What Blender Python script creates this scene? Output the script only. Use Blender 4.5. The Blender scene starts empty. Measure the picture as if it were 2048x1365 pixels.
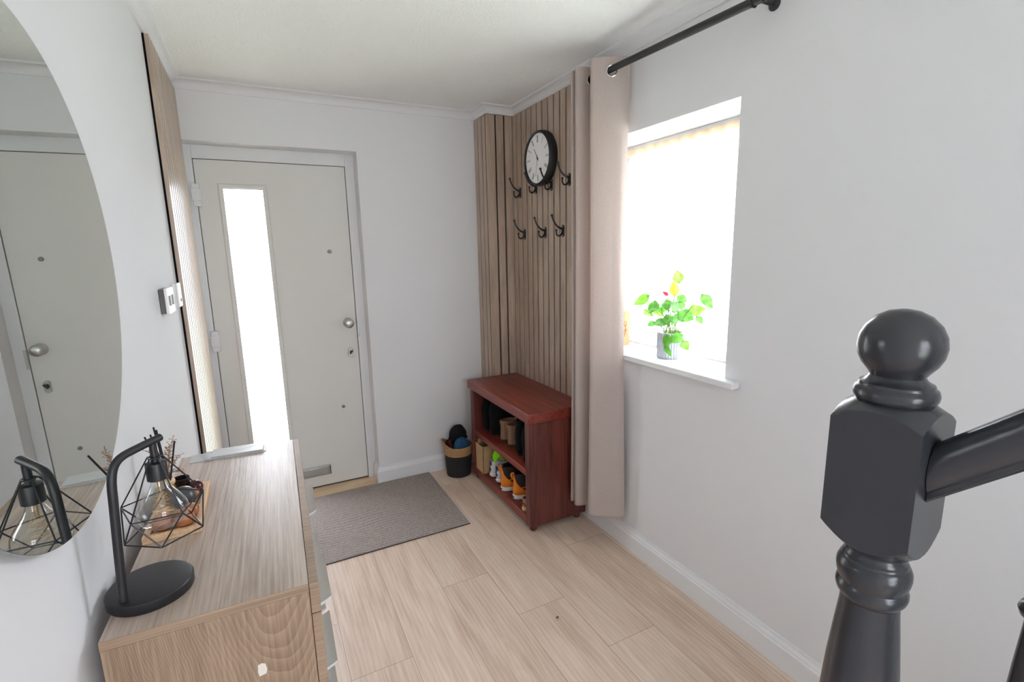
import bpy, bmesh, math, random
from mathutils import Matrix, Vector, noise

random.seed(7)
PI = math.pi
scn = bpy.context.scene
COL = scn.collection

# ------------------------------------------------------------------ camera
cam_d = bpy.data.cameras.new('camera')
cam_d.sensor_width = 36.0
cam_d.lens = 36.0 * 982.12 / 2048.0
cam_d.clip_start = 0.02
cam = bpy.data.objects.new('camera', cam_d)
COL.objects.link(cam)
_r = (0.88888, -0.45767, -0.02072)
_u = (0.10038, 0.15043, 0.98351)
_f = (0.44700, 0.87631, -0.17966)
_c = (0.30056, -3.14733, 1.50829)
cam.matrix_world = Matrix(((_r[0], _u[0], -_f[0], _c[0]), (_r[1], _u[1], -_f[1], _c[1]),
                           (_r[2], _u[2], -_f[2], _c[2]), (0, 0, 0, 1)))
scn.camera = cam

# ------------------------------------------------------------------ light and exposure
scn.view_settings.view_transform = 'Standard'
scn.view_settings.look = 'None'
scn.view_settings.gamma = 1.0
scn.view_settings.exposure = 0.0
scn.cycles.use_denoising = True
scn.cycles.max_bounces = 16
scn.cycles.diffuse_bounces = 8
scn.cycles.transparent_max_bounces = 16
scn.cycles.sample_clamp_indirect = 12.0
SKY = 16.5
wd = bpy.data.worlds.new('overcast_sky')
scn.world = wd
wd.use_nodes = True
_wt = wd.node_tree          # overcast sky: brighter overhead than at the horizon
_wc = _wt.nodes.new('ShaderNodeTexCoord')
_ws = _wt.nodes.new('ShaderNodeSeparateXYZ')
_wr = _wt.nodes.new('ShaderNodeValToRGB')
_wt.links.new(_wc.outputs['Generated'], _ws.inputs[0])
_wt.links.new(_ws.outputs[2], _wr.inputs[0])
_wr.color_ramp.elements[0].position = 0.0
_wr.color_ramp.elements[0].color = (0.60, 0.622, 0.675, 1)
_wr.color_ramp.elements[1].position = 0.9
_wr.color_ramp.elements[1].color = (1.25, 1.33, 1.48, 1)
_wt.links.new(_wr.outputs[0], wd.node_tree.nodes['Background'].inputs[0])
wd.node_tree.nodes['Background'].inputs[1].default_value = SKY


def portal(name, loc, rot, sx, sy):
    ld = bpy.data.lights.new(name, 'AREA')
    ld.shape = 'RECTANGLE'
    ld.size, ld.size_y = sx, sy
    ld.cycles.is_portal = True
    o = bpy.data.objects.new(name, ld)
    o.location, o.rotation_euler = loc, rot
    COL.objects.link(o)
    return o


W, H = 1.858, 2.40          # hall width, ceiling height
BACK = -4.8
portal('side_window_portal', (W + 0.30, -1.46, 1.515), (0, PI / 2, 0), 1.02, 0.86)
portal('door_glass_portal', (0.275, 0.19, 1.07), (-PI / 2, 0, 0), 0.22, 1.66)
portal('fill_window_portal', (0.75, BACK - 0.28, 1.275), (PI / 2, 0, 0), 1.0, 1.65)  # sky light through the added rear window, as fill


# ------------------------------------------------------------------ helpers: colour and materials
def lin(c):
    o = []
    for v in c[:3]:
        v = v / 255.0
        o.append(v / 12.92 if v <= 0.04045 else ((v + 0.055) / 1.055) ** 2.4)
    return (o[0], o[1], o[2], 1.0)


class NT:
    def __init__(s, name):
        s.m = bpy.data.materials.new(name)
        s.m.use_nodes = True
        s.t = s.m.node_tree
        s.b = s.t.nodes['Principled BSDF']
        s.out = s.t.nodes['Material Output']

    def n(s, typ, **kw):
        nd = s.t.nodes.new(typ)
        for k, v in kw.items():
            if k.startswith('_'):
                setattr(nd, k[1:], v)
            else:
                key = int(k[1:]) if (k[0] == 'i' and k[1:].isdigit()) else k.replace('__', ' ')
                if hasattr(v, 'is_output') or isinstance(v, bpy.types.NodeSocket):
                    s.t.links.new(v, nd.inputs[key])
                else:
                    nd.inputs[key].default_value = v
        return nd

    def link(s, a, b):
        s.t.links.new(a, b)

    def coord(s, scale=(1, 1, 1), rot=(0, 0, 0), loc=(0, 0, 0)):
        tc = s.n('ShaderNodeTexCoord')
        mp = s.n('ShaderNodeMapping')
        mp.inputs['Scale'].default_value = scale
        mp.inputs['Rotation'].default_value = rot
        mp.inputs['Location'].default_value = loc
        s.link(tc.outputs['Object'], mp.inputs['Vector'])
        return mp.outputs[0]

    def ramp(s, fac, stops):
        r = s.n('ShaderNodeValToRGB')
        els = r.color_ramp.elements
        while len(els) < len(stops):
            els.new(0.5)
        for e, (p, c) in zip(els, stops):
            e.position = p
            e.color = c if len(c) == 4 else (*c, 1)
        s.link(fac, r.inputs[0])
        return r.outputs[0]

    def bump(s, height, strength=0.2, dist=0.002):
        b = s.n('ShaderNodeBump')
        b.inputs['Strength'].default_value = strength
        b.inputs['Distance'].default_value = dist
        s.link(height, b.inputs['Height'])
        s.link(b.outputs[0], s.b.inputs['Normal'])

    def math(s, op, a, b=None):
        nd = s.n('ShaderNodeMath', _operation=op)
        for i, v in enumerate((a, b)):
            if v is None:
                continue
            if isinstance(v, (int, float)):
                nd.inputs[i].default_value = v
            else:
                s.link(v, nd.inputs[i])
        return nd.outputs[0]

    def set(s, **kw):
        for k, v in kw.items():
            s.b.inputs[k.replace('__', ' ')].default_value = v


def plain(name, c, rough=0.5, metal=0.0, noise_amt=0.0, nscale=60, bump=0.0, bscale=200, spec=None, bdist=0.001):
    t = NT(name)
    col = lin(c)
    t.set(Base__Color=col, Roughness=rough, Metallic=metal)
    if spec is not None:
        t.b.inputs['Specular IOR Level'].default_value = spec
    if noise_amt:
        nz = t.n('ShaderNodeTexNoise', Scale=nscale, Detail=4.0, Vector=t.coord())
        a = [max(0, v * (1 - noise_amt)) for v in col[:3]]
        b = [min(1, v * (1 + noise_amt)) for v in col[:3]]
        t.link(t.ramp(nz.outputs[0], [(0.3, a), (0.7, b)]), t.b.inputs['Base Color'])
    if bump:
        nb = t.n('ShaderNodeTexNoise', Scale=bscale, Detail=3.0, Vector=t.coord())
        t.bump(nb.outputs[0], bump, bdist)
    return t.m


def wood(name, dark, mid, light, axis='Y', rough=0.45, fine=90, along=3.0, bump=0.12, rings=0.0, contrast=1.0, spec=None):
    """grain running along one object axis"""
    t = NT(name)
    sc = {'X': (along, fine, fine), 'Y': (fine, along, fine), 'Z': (fine, fine, along)}[axis]
    sc2 = {'X': (along * .35, 9, 9), 'Y': (9, along * .35, 9), 'Z': (9, 9, along * .35)}[axis]
    n2 = t.n('ShaderNodeTexNoise', Scale=1.0, Detail=3.0, Distortion=0.6, Vector=t.coord(sc2))
    n1 = t.n('ShaderNodeTexNoise', Scale=1.0, Detail=5.0, Roughness=0.62, Vector=t.coord(sc))
    f = t.math('ADD', t.math('MULTIPLY', n1.outputs[0], 0.62 * contrast), t.math('MULTIPLY', n2.outputs[0], 0.38 * contrast))
    f = t.math('ADD', f, 0.5 - 0.5 * contrast)
    if rings:
        w = t.n('ShaderNodeTexWave', _wave_type='RINGS', _rings_direction='SPHERICAL', Scale=1.0, Distortion=5.0,
                Detail=3.0, Detail__Scale=0.7,
                Vector=t.coord({'Z': (11, 11, 3.6), 'Y': (11, 3.6, 11), 'X': (3.6, 11, 11)}[axis], loc=(0.9, 0, -2.55)))
        f = t.math('ADD', t.math('MULTIPLY', f, 1 - rings), t.math('MULTIPLY', w.outputs[0], rings))
    c = t.ramp(f, [(0.36, lin(dark)), (0.5, lin(mid)), (0.64, lin(light))])
    t.link(c, t.b.inputs['Base Color'])
    t.set(Roughness=rough)
    if spec is not None:
        t.b.inputs['Specular IOR Level'].default_value = spec
    t.bump(n1.outputs[0], bump, 0.002)
    return t.m


def cathedral_mat():
    """oak-print end panel: upright straight grain that swings into nested U arcs near the front edge"""
    t = NT('sonoma_oak_side')
    tc = t.n('ShaderNodeTexCoord')
    sp = t.n('ShaderNodeSeparateXYZ', Vector=tc.outputs['Object'])
    nz = t.n('ShaderNodeTexNoise', Scale=1.0, Detail=3.0, Vector=t.coord((14, 14, 5)))
    wob = t.math('MULTIPLY', t.math('SUBTRACT', nz.outputs[0], 0.5), 0.05)
    u = t.math('ADD', t.math('ADD', sp.outputs[0], 0.070), t.math('MULTIPLY', wob, 0.6))
    n0 = t.n('ShaderNodeTexNoise', Scale=7.0, Detail=1.0, Vector=tc.outputs['Object'])
    q = t.math('SUBTRACT', t.math('ADD', sp.outputs[2], wob), t.math('MULTIPLY', t.math('MULTIPLY', u, u), 26.0))
    ph = t.math('POWER', t.math('FRACT', t.math('MULTIPLY', t.math('ADD', q, t.math('MULTIPLY', n0.outputs[0], 0.09)), 30.0)), 1.6)
    n1 = t.n('ShaderNodeTexNoise', Scale=1.0, Detail=5.0, Roughness=0.65, Vector=t.coord((170, 170, 7)))
    n2 = t.n('ShaderNodeTexNoise', Scale=1.0, Detail=2.0, Vector=t.coord((16, 16, 1.2)))
    f = t.math('ADD', t.math('MULTIPLY', ph, 0.13), t.math('MULTIPLY', n1.outputs[0], 0.52))
    f = t.math('ADD', f, t.math('MULTIPLY', n2.outputs[0], 0.34))
    c = t.ramp(f, [(0.30, lin((112, 90, 72))), (0.47, lin((146, 122, 100))), (0.66, lin((172, 149, 127)))])
    t.link(c, t.b.inputs['Base Color'])
    t.set(Roughness=0.5)
    t.bump(n1.outputs[0], 0.2, 0.002)
    return t.m


def floor_mat():
    t = NT('oak_laminate')
    tc = t.n('ShaderNodeTexCoord')
    sp = t.n('ShaderNodeSeparateXYZ', Vector=tc.outputs['Object'])
    x, y = sp.outputs[0], sp.outputs[1]
    row = t.math('FLOOR', t.math('DIVIDE', x, 0.227))
    fx = t.math('MULTIPLY', t.math('FRACT', t.math('DIVIDE', x, 0.227)), 0.227)
    off = t.math('MULTIPLY', t.math('MODULO', t.math('ADD', row, 29.0), 3.0), 0.315)
    yy = t.math('DIVIDE', t.math('ADD', t.math('ADD', y, 1.205), off), 1.26)
    brd = t.math('FLOOR', yy)
    fy = t.math('MULTIPLY', t.math('FRACT', yy), 1.26)
    seamx = t.math('LESS_THAN', t.math('MINIMUM', fx, t.math('SUBTRACT', 0.227, fx)), 0.0012)
    seamy = t.math('LESS_THAN', t.math('MINIMUM', fy, t.math('SUBTRACT', 1.26, fy)), 0.0012)
    seam = t.math('MAXIMUM', seamx, seamy)
    idv = t.n('ShaderNodeCombineXYZ', X=row, Y=brd)
    wn = t.n('ShaderNodeTexWhiteNoise', Vector=idv.outputs[0])
    shift = t.n('ShaderNodeVectorMath', _operation='SCALE')
    t.link(wn.outputs['Color'], shift.inputs[0])
    shift.inputs['Scale'].default_value = 20.0
    add = t.n('ShaderNodeVectorMath', _operation='ADD')
    t.link(tc.outputs['Object'], add.inputs[0])
    t.link(shift.outputs[0], add.inputs[1])

    def mp(s):
        m = t.n('ShaderNodeMapping')
        m.inputs['Scale'].default_value = s
        t.link(add.outputs[0], m.inputs['Vector'])
        return m.outputs[0]
    n1 = t.n('ShaderNodeTexNoise', Scale=1.0, Detail=6.0, Roughness=0.65, Distortion=0.3, Vector=mp((150, 8, 1)))
    n2 = t.n('ShaderNodeTexNoise', Scale=1.0, Detail=3.0, Distortion=1.2, Vector=mp((13, 1.6, 1)))
    wv = t.n('ShaderNodeTexWave', _bands_direction='X', Scale=1.0, Distortion=9.0, Detail=3.0, Detail__Scale=1.0,
             Vector=mp((17, 1.5, 1)))
    f = t.math('ADD', t.math('MULTIPLY', n1.outputs[0], 0.34), t.math('MULTIPLY', n2.outputs[0], 0.57))
    f = t.math('ADD', f, t.math('MULTIPLY', wv.outputs[0], 0.09))
    f = t.math('ADD', f, t.math('MULTIPLY', t.math('SUBTRACT', wn.outputs['Value'], 0.5), 0.08))
    c = t.ramp(f, [(0.30, lin((192, 166, 147))), (0.48, lin((214, 191, 172))), (0.68, lin((228, 209, 192)))])
    mx = t.n('ShaderNodeMix', _data_type='RGBA')
    t.link(t.math('MULTIPLY', seam, 0.55), mx.inputs[0])
    t.link(c, mx.inputs[6])
    mx.inputs[7].default_value = lin((105, 82, 62))
    t.link(mx.outputs[2], t.b.inputs['Base Color'])
    t.set(Roughness=0.42)
    h = t.math('SUBTRACT', t.math('MULTIPLY', n1.outputs[0], 0.5), seam)
    t.bump(h, 0.10, 0.002)
    return t.m


def ceiling_mat():
    t = NT('stippled_ceiling')
    t.set(Base__Color=lin((240, 240, 240)), Roughness=0.85)
    n1 = t.n('ShaderNodeTexNoise', Scale=95.0, Detail=4.0, Roughness=0.6, Vector=t.coord())
    t.bump(n1.outputs[0], 0.9, 0.007)
    return t.m


def doormat_mat():
    t = NT('ribbed_doormat')
    n0 = t.n('ShaderNodeTexNoise', Scale=3.2, Detail=1.0, Vector=t.coord())
    wv = t.n('ShaderNodeTexWave', _bands_direction='Y', Scale=13.0, Distortion=16.0, Detail=1.0, Detail__Scale=0.16,
             Vector=t.coord())
    n1 = t.n('ShaderNodeTexNoise', Scale=300.0, Detail=3.0, Vector=t.coord())
    f = t.math('ADD', t.math('MULTIPLY', wv.outputs[0], 0.09), t.math('MULTIPLY', n1.outputs[0], 0.91))
    c = t.ramp(f, [(0.25, lin((108, 98, 93))), (0.5, lin((162, 151, 145))), (0.75, lin((214, 205, 199)))])
    t.link(c, t.b.inputs['Base Color'])
    t.set(Roughness=0.95)
    t.b.inputs['Specular IOR Level'].default_value = 0.1
    t.bump(f, 0.8, 0.006)
    return t.m


def fabric(name, c, rough=0.9, wscale=900, amt=0.08, bump=0.3, translucent=0.0):
    t = NT(name)
    col = lin(c)
    nz = t.n('ShaderNodeTexNoise', Scale=1.0, Detail=3.0, Vector=t.coord((wscale, wscale, wscale * .25)))
    n2 = t.n('ShaderNodeTexNoise', Scale=1.0, Detail=3.0, Vector=t.coord((wscale * .2, wscale * .2, wscale)))
    f = t.math('MULTIPLY', t.math('ADD', nz.outputs[0], n2.outputs[0]), 0.5)
    c2 = t.ramp(f, [(0.35, [v * (1 - amt) for v in col[:3]]), (0.65, [min(1, v * (1 + amt)) for v in col[:3]])])
    t.link(c2, t.b.inputs['Base Color'])
    t.set(Roughness=rough)
    t.b.inputs['Specular IOR Level'].default_value = 0.15
    t.bump(f, bump, 0.001)
    if translucent:
        tr = t.n('ShaderNodeBsdfTranslucent')
        t.link(c2, tr.inputs[0])
        mx = t.n('ShaderNodeMixShader')
        mx.inputs[0].default_value = translucent
        t.link(t.b.outputs[0], mx.inputs[1])
        t.link(tr.outputs[0], mx.inputs[2])
        t.link(mx.outputs[0], t.out.inputs[0])
    return t.m


def leaf_mat(name, c, vein, trans=0.45, rough=0.35):
    t = NT(name)
    nz = t.n('ShaderNodeTexNoise', Scale=45.0, Detail=3.0, Vector=t.coord())
    c2 = t.ramp(nz.outputs[0], [(0.35, lin(c)), (0.7, lin(vein))])
    t.link(c2, t.b.inputs['Base Color'])
    t.set(Roughness=rough)
    tr = t.n('ShaderNodeBsdfTranslucent')
    t.link(c2, tr.inputs[0])
    mx = t.n('ShaderNodeMixShader')
    mx.inputs[0].default_value = trans
    t.link(t.b.outputs[0], mx.inputs[1])
    t.link(tr.outputs[0], mx.inputs[2])
    t.link(mx.outputs[0], t.out.inputs[0])
    return t.m


def glass_mat(name, tint=(1, 1, 1), refl=0.06, edge=0.5, power=4.0):
    """thin pane: see-through with a weak mirror sheen that grows at grazing angles"""
    t = NT(name)
    tp = t.n('ShaderNodeBsdfTransparent')
    tp.inputs[0].default_value = (*tint, 1)
    gl = t.n('ShaderNodeBsdfGlossy')
    gl.inputs['Roughness'].default_value = 0.01
    lw = t.n('ShaderNodeLayerWeight')
    lw.inputs[0].default_value = 0.5
    mx = t.n('ShaderNodeMixShader')
    t.link(t.math('ADD', refl, t.math('MULTIPLY', t.math('POWER', lw.outputs['Facing'], power), edge)), mx.inputs[0])
    t.link(tp.outputs[0], mx.inputs[1])
    t.link(gl.outputs[0], mx.inputs[2])
    t.link(mx.outputs[0], t.out.inputs[0])
    return t.m


def net_mat():
    t = NT('sheer_net')
    tp = t.n('ShaderNodeBsdfTransparent')
    tr = t.n('ShaderNodeBsdfTranslucent')
    tr.inputs[0].default_value = (0.95, 0.95, 0.95, 1)
    df = t.n('ShaderNodeBsdfDiffuse')
    df.inputs[0].default_value = (0.9, 0.9, 0.9, 1)
    m1 = t.n('ShaderNodeMixShader')
    m1.inputs[0].default_value = 0.5
    t.link(tr.outputs[0], m1.inputs[1])
    t.link(df.outputs[0], m1.inputs[2])
    m2 = t.n('ShaderNodeMixShader')
    m2.inputs[0].default_value = 0.36
    t.link(tp.outputs[0], m2.inputs[1])
    t.link(m1.outputs[0], m2.inputs[2])
    t.link(m2.outputs[0], t.out.inputs[0])
    return t.m


M = {}
M['wall'] = plain('white_wall_paint', (224, 224, 227), 0.8, bump=0.12, bscale=260)
M['door_wall'] = M['wall']
M['trim'] = plain('white_gloss_paint', (229, 230, 233), 0.35)
M['ceiling'] = ceiling_mat()
M['floor'] = floor_mat()
M['threshold'] = wood('threshold_board', (206, 178, 144), (222, 197, 164), (232, 210, 180), 'X', 0.5)
M['slat'] = wood('oak_slat', (152, 132, 115), (174, 153, 135), (192, 171, 152), 'Z', 0.31, fine=160, along=6, bump=0.12, spec=1.0)
M['felt'] = plain('black_felt', (20, 18, 18), 0.95, spec=0.1)
M['door'] = plain('ivory_white_door', (217, 216, 213), 0.55, bump=0.15, bscale=300)
M['upvc'] = plain('white_upvc', (220, 221, 223), 0.35)
M['seal'] = plain('black_rubber_seal', (25, 24, 24), 0.7)
M['steel'] = plain('brushed_steel', (190, 190, 186), 0.32, 1.0)
M['dull_steel'] = plain('dull_steel', (132, 132, 128), 0.4, 0.6)
M['darksteel'] = plain('dark_slot', (40, 38, 36), 0.5)
M['glass'] = glass_mat('clear_pane')
M['bulb_glass'] = glass_mat('bulb_glass', (0.96, 0.97, 0.97), 0.07, 0.85, 3.0)
M['net'] = net_mat()
M['peach'] = fabric('peach_tape', (250, 225, 200), translucent=0.6)
M['curtain'] = fabric('taupe_linen', (206, 193, 187), translucent=0.28, amt=0.12)
M['black_metal'] = plain('black_satin_metal', (30, 30, 33), 0.42)
M['hook'] = plain('black_iron', (34, 32, 32), 0.5)
M['chrome'] = plain('polished_chrome', (215, 215, 215), 0.12, 1.0)
M['newel'] = plain('black_gloss_paint', (48, 49, 54), 0.24, bump=0.10, bscale=420, bdist=0.0012)
M['oak_top'] = wood('sonoma_oak_top', (144, 124, 110), (176, 158, 144), (200, 184, 172), 'Y', 0.36, fine=150, along=4, bump=0.22, spec=0.75)
M['oak_side'] = cathedral_mat()
M['oak_edge'] = wood('sonoma_oak_edge', (128, 106, 86), (152, 128, 106), (172, 148, 124), 'X', 0.45, fine=150, along=4, bump=0.2)
M['alu'] = plain('satin_aluminium', (214, 218, 220), 0.35, 0.15)
M['bench'] = wood('mahogany_stain', (80, 30, 22), (116, 46, 35), (144, 62, 46), 'Y', 0.3, fine=70, along=3, bump=0.15)
M['bench_side'] = wood('mahogany_stain_upright', (72, 36, 31), (100, 50, 42), (118, 60, 50), 'Z', 0.38, fine=60, along=4, bump=0.1)
M['mat'] = doormat_mat()
M['mat_edge'] = plain('mat_rubber_edge', (62, 52, 46), 0.8)
M['mirror'] = NT('mirror_silver').m
M['mirror'].node_tree.nodes['Principled BSDF'].inputs['Base Color'].default_value = (0.70, 0.74, 0.715, 1)
M['mirror'].node_tree.nodes['Principled BSDF'].inputs['Metallic'].default_value = 1.0
M['mirror'].node_tree.nodes['Principled BSDF'].inputs['Roughness'].default_value = 0.0
M['mirror_edge'] = plain('green_glass_edge', (110, 120, 118), 0.15)
M['white_plastic'] = plain('white_plastic', (240, 240, 238), 0.35)
M['grey_plastic'] = plain('grey_plastic', (150, 150, 150), 0.45)
M['shadow_grey'] = plain('shadow_grey_plastic', (96, 92, 92), 0.5)
M['clock_face'] = plain('clock_white', (240, 240, 240), 0.5)
M['ink'] = plain('black_ink', (28, 28, 28), 0.6)


# ------------------------------------------------------------------ helpers: geometry
class MB:
    def __init__(s):
        s.v, s.f, s.sm = [], [], []

    def add(s, verts, faces, xf=None):
        o = len(s.v)
        for p in verts:
            p = Vector(p)
            s.v.append(xf @ p if xf else p)
        s.f += [tuple(i + o for i in f) for f in faces]
        return s

    def box(s, x0, y0, z0, x1, y1, z1, xf=None):
        v = [(x0, y0, z0), (x1, y0, z0), (x1, y1, z0), (x0, y1, z0), (x0, y0, z1), (x1, y0, z1), (x1, y1, z1), (x0, y1, z1)]
        return s.add(v, [(0, 3, 2, 1), (4, 5, 6, 7), (0, 1, 5, 4), (1, 2, 6, 5), (2, 3, 7, 6), (3, 0, 4, 7)], xf)

    def loft(s, rings, cap0=True, cap1=True, xf=None, closed=True):
        n = len(rings[0])
        v = [p for r in rings for p in r]
        f = []
        for i in range(len(rings) - 1):
            for j in range(n if closed else n - 1):
                k = (j + 1) % n
                f.append((i * n + j, i * n + k, (i + 1) * n + k, (i + 1) * n + j))
        if cap0:
            f.append(tuple(range(n - 1, -1, -1)))
        if cap1:
            f.append(tuple((len(rings) - 1) * n + j for j in range(n)))
        return s.add(v, f, xf)

    def tube(s, pts, r, seg=10, cap=True, closed=False, xf=None):
        pts = [Vector(p) for p in pts]
        n = len(pts)
        rr = r if isinstance(r, (list, tuple)) else [r] * n
        rings = []
        up = None
        for i, p in enumerate(pts):
            if closed:
                d = pts[(i + 1) % n] - pts[i - 1]
            else:
                d = pts[min(i + 1, n - 1)] - pts[max(i - 1, 0)]
            d.normalize()
            if up is None:
                up = Vector((0, 0, 1)) if abs(d.z) < 0.9 else Vector((1, 0, 0))
            side = d.cross(up)
            if side.length < 1e-6:
                side = d.orthogonal()
            side.normalize()
            up = side.cross(d).normalized()
            rings.append([p + (side * math.cos(2 * PI * k / seg) + up * math.sin(2 * PI * k / seg)) * rr[i] for k in range(seg)])
        if closed:
            rings.append(rings[0])
            return s.loft(rings, False, False, xf)
        return s.loft(rings, cap, cap, xf)

    def lathe(s, prof, c=(0, 0, 0), seg=32, xf=None, cap0=True, cap1=True):
        rings = [[(c[0] + r * math.cos(2 * PI * k / seg), c[1] + r * math.sin(2 * PI * k / seg), c[2] + z) for k in range(seg)] for r, z in prof]
        return s.loft(rings, cap0, cap1, xf)

    def ball(s, c, r, seg=20, rings=12, xf=None):
        rx, ry, rz = r if isinstance(r, (list, tuple)) else (r, r, r)
        R = []
        for i in range(rings + 1):
            a = -PI / 2 + PI * i / rings
            cr = max(math.cos(a), 0.02)
            R.append([(c[0] + rx * cr * math.cos(2 * PI * k / seg), c[1] + ry * cr * math.sin(2 * PI * k / seg), c[2] + rz * math.sin(a)) for k in range(seg)])
        return s.loft(R, True, True, xf)

    def prism(s, pts, h, xf=None):
        """polygon in local xy extruded 0..h along local z"""
        return s.loft([[(x, y, 0) for x, y in pts], [(x, y, h) for x, y in pts]], True, True, xf)

    def grid(s, fn, nu, nv, keep=None):
        v = [fn(i / nu, j / nv) for j in range(nv + 1) for i in range(nu + 1)]
        f = []
        for j in range(nv):
            for i in range(nu):
                if keep and not keep(i, j):
                    continue
                a = j * (nu + 1) + i
                f.append((a, a + 1, a + nu + 2, a + nu + 1))
        return s.add(v, f)


MW = {}   # world matrices of the objects made here


def _props(o, label, cat, group, kind):
    if label:
        o['label'] = label
    if cat:
        o['category'] = cat
    if group:
        o['group'] = group
    if kind:
        o['kind'] = kind


def thing(name, label, cat, loc=(0, 0, 0), rotz=0.0, group=None, kind=None):
    o = bpy.data.objects.new(name, None)
    o.empty_display_size = 0.05
    o.location = loc
    o.rotation_euler = (0, 0, rotz)
    COL.objects.link(o)
    MW[o] = Matrix.Translation(loc) @ Matrix.Rotation(rotz, 4, 'Z')
    _props(o, label, cat, group, kind)
    return o


def obj(name, mb, mat, parent=None, label=None, cat=None, group=None, kind=None, bevel=0.0, seg=2, smooth=35,
        local=False, origin=None, recalc=True, solid=0.0):
    """link the builder's shapes as ONE mesh object; coordinates are world unless local"""
    vs = [Vector(v) for v in mb.v]
    if parent is None and origin is None:
        lo = [min(v[i] for v in vs) for i in range(3)]
        hi = [max(v[i] for v in vs) for i in range(3)]
        origin = ((lo[0] + hi[0]) / 2, (lo[1] + hi[1]) / 2, lo[2])
    if kind == 'structure':
        origin = (0, 0, 0)
    if parent is None:
        mw = Matrix.Translation(origin)
        vs = [v - Vector(origin) for v in vs]
        loc = origin
    else:
        mw = MW[parent].copy()
        loc = (0, 0, 0)
        if not local:
            inv = MW[parent].inverted()
            vs = [inv @ v for v in vs]
    me = bpy.data.meshes.new(name)
    me.from_pydata(vs, [], mb.f)
    me.update()
    if recalc:
        bm = bmesh.new()
        bm.from_mesh(me)
        bmesh.ops.recalc_face_normals(bm, faces=bm.faces)
        bm.to_mesh(me)
        bm.free()
    if smooth:
        me.shade_smooth()
        me.set_sharp_from_angle(angle=math.radians(smooth))
    o = bpy.data.objects.new(name, me)
    COL.objects.link(o)
    o.location = loc
    if parent is not None:
        o.parent = parent
    MW[o] = mw
    for m in (mat if isinstance(mat, (list, tuple)) else [mat]):
        me.materials.append(M[m] if isinstance(m, str) else m)
    if solid:
        md = o.modifiers.new('thickness', 'SOLIDIFY')
        md.thickness = solid
        md.offset = 0
    if bevel:
        md = o.modifiers.new('edge', 'BEVEL')
        md.width = bevel
        md.segments = seg
        md.limit_method = 'ANGLE'
        md.angle_limit = math.radians(40)
        md.harden_normals = False
    _props(o, label, cat, group, kind)
    return o


def dup(root, loc, rotz=None, label=None):
    r = root.copy()
    COL.objects.link(r)
    r.location = loc
    if rotz is not None:
        r.rotation_euler = (0, 0, rotz)
    if label:
        r['label'] = label
    for ch in list(root.children):
        c = ch.copy()
        COL.objects.link(c)
        c.parent = r
        for g in ch.children:
            d = g.copy()
            COL.objects.link(d)
            d.parent = c
    return r


def basis(c, ex, ey, ez):
    ex, ey, ez = Vector(ex), Vector(ey), Vector(ez)
    return Matrix(((ex.x, ey.x, ez.x, c[0]), (ex.y, ey.y, ez.y, c[1]), (ex.z, ey.z, ez.z, c[2]), (0, 0, 0, 1)))


def sweep(path, normals, prof):
    """mitred moulding along an axis-aligned plan path; prof = (distance from wall, z)"""
    mb = MB()
    rings = []
    for i, p in enumerate(path):
        if i == 0:
            n = Vector(normals[0])
        elif i == len(path) - 1:
            n = Vector(normals[-1])
        else:
            n = Vector(normals[i - 1]) + Vector(normals[i])
        rings.append([(p[0] + d * n.x, p[1] + d * n.y, z) for d, z in prof])
    mb.loft(rings)
    return mb


# ------------------------------------------------------------------ room shell
COLX, COLY = 1.678, -0.178           # boxed-in corner (before its slat cladding)
DX1, DZ1 = 0.894, 2.111              # front door reveal
WY0, WY1, WZ0, WZ1 = -1.888, -1.03, 0.985, 2.023   # side window hole
T = 0.30

obj('floor', MB().box(-0.3, BACK - 0.3, -0.12, W + 0.3, 0.30, 0.0), 'floor', kind='structure', smooth=0)
obj('ceiling', MB().box(-0.3, BACK - 0.3, H, W + 0.3, 0.3, H + 0.12), 'ceiling', kind='structure', smooth=0)
obj('wall_left', MB().box(-T, BACK, 0, 0, 0.3, H), 'wall', kind='structure', smooth=0)
mb = MB().box(W, BACK, 0, W + T, WY0, H).box(W, WY1, 0, W + T, 0.3, H)
mb.box(W, WY0, 0, W + T, WY1, WZ0).box(W, WY0, WZ1, W + T, WY1, H)
obj('wall_right', mb, 'wall', kind='structure', smooth=0)
mb = MB().box(DX1, 0, 0, W, T, H).box(0, 0, DZ1, DX1, T, H)
obj('wall_front', mb, 'wall', kind='structure', smooth=0)
RX0, RX1, RZ0, RZ1 = 0.25, 1.25, 0.45, 2.10
mb = MB().box(-T, BACK - T, 0, RX0, BACK, H).box(RX1, BACK - T, 0, W + T, BACK, H)
mb.box(RX0, BACK - T, 0, RX1, BACK, RZ0).box(RX0, BACK - T, RZ1, RX1, BACK, H)
obj('wall_back', mb, 'wall', kind='structure', smooth=0)
obj('trim_4', MB().box(COLX, COLY, 0, W, 0, H), 'wall', kind='structure', smooth=0)   # pipe boxing in the corner

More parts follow.
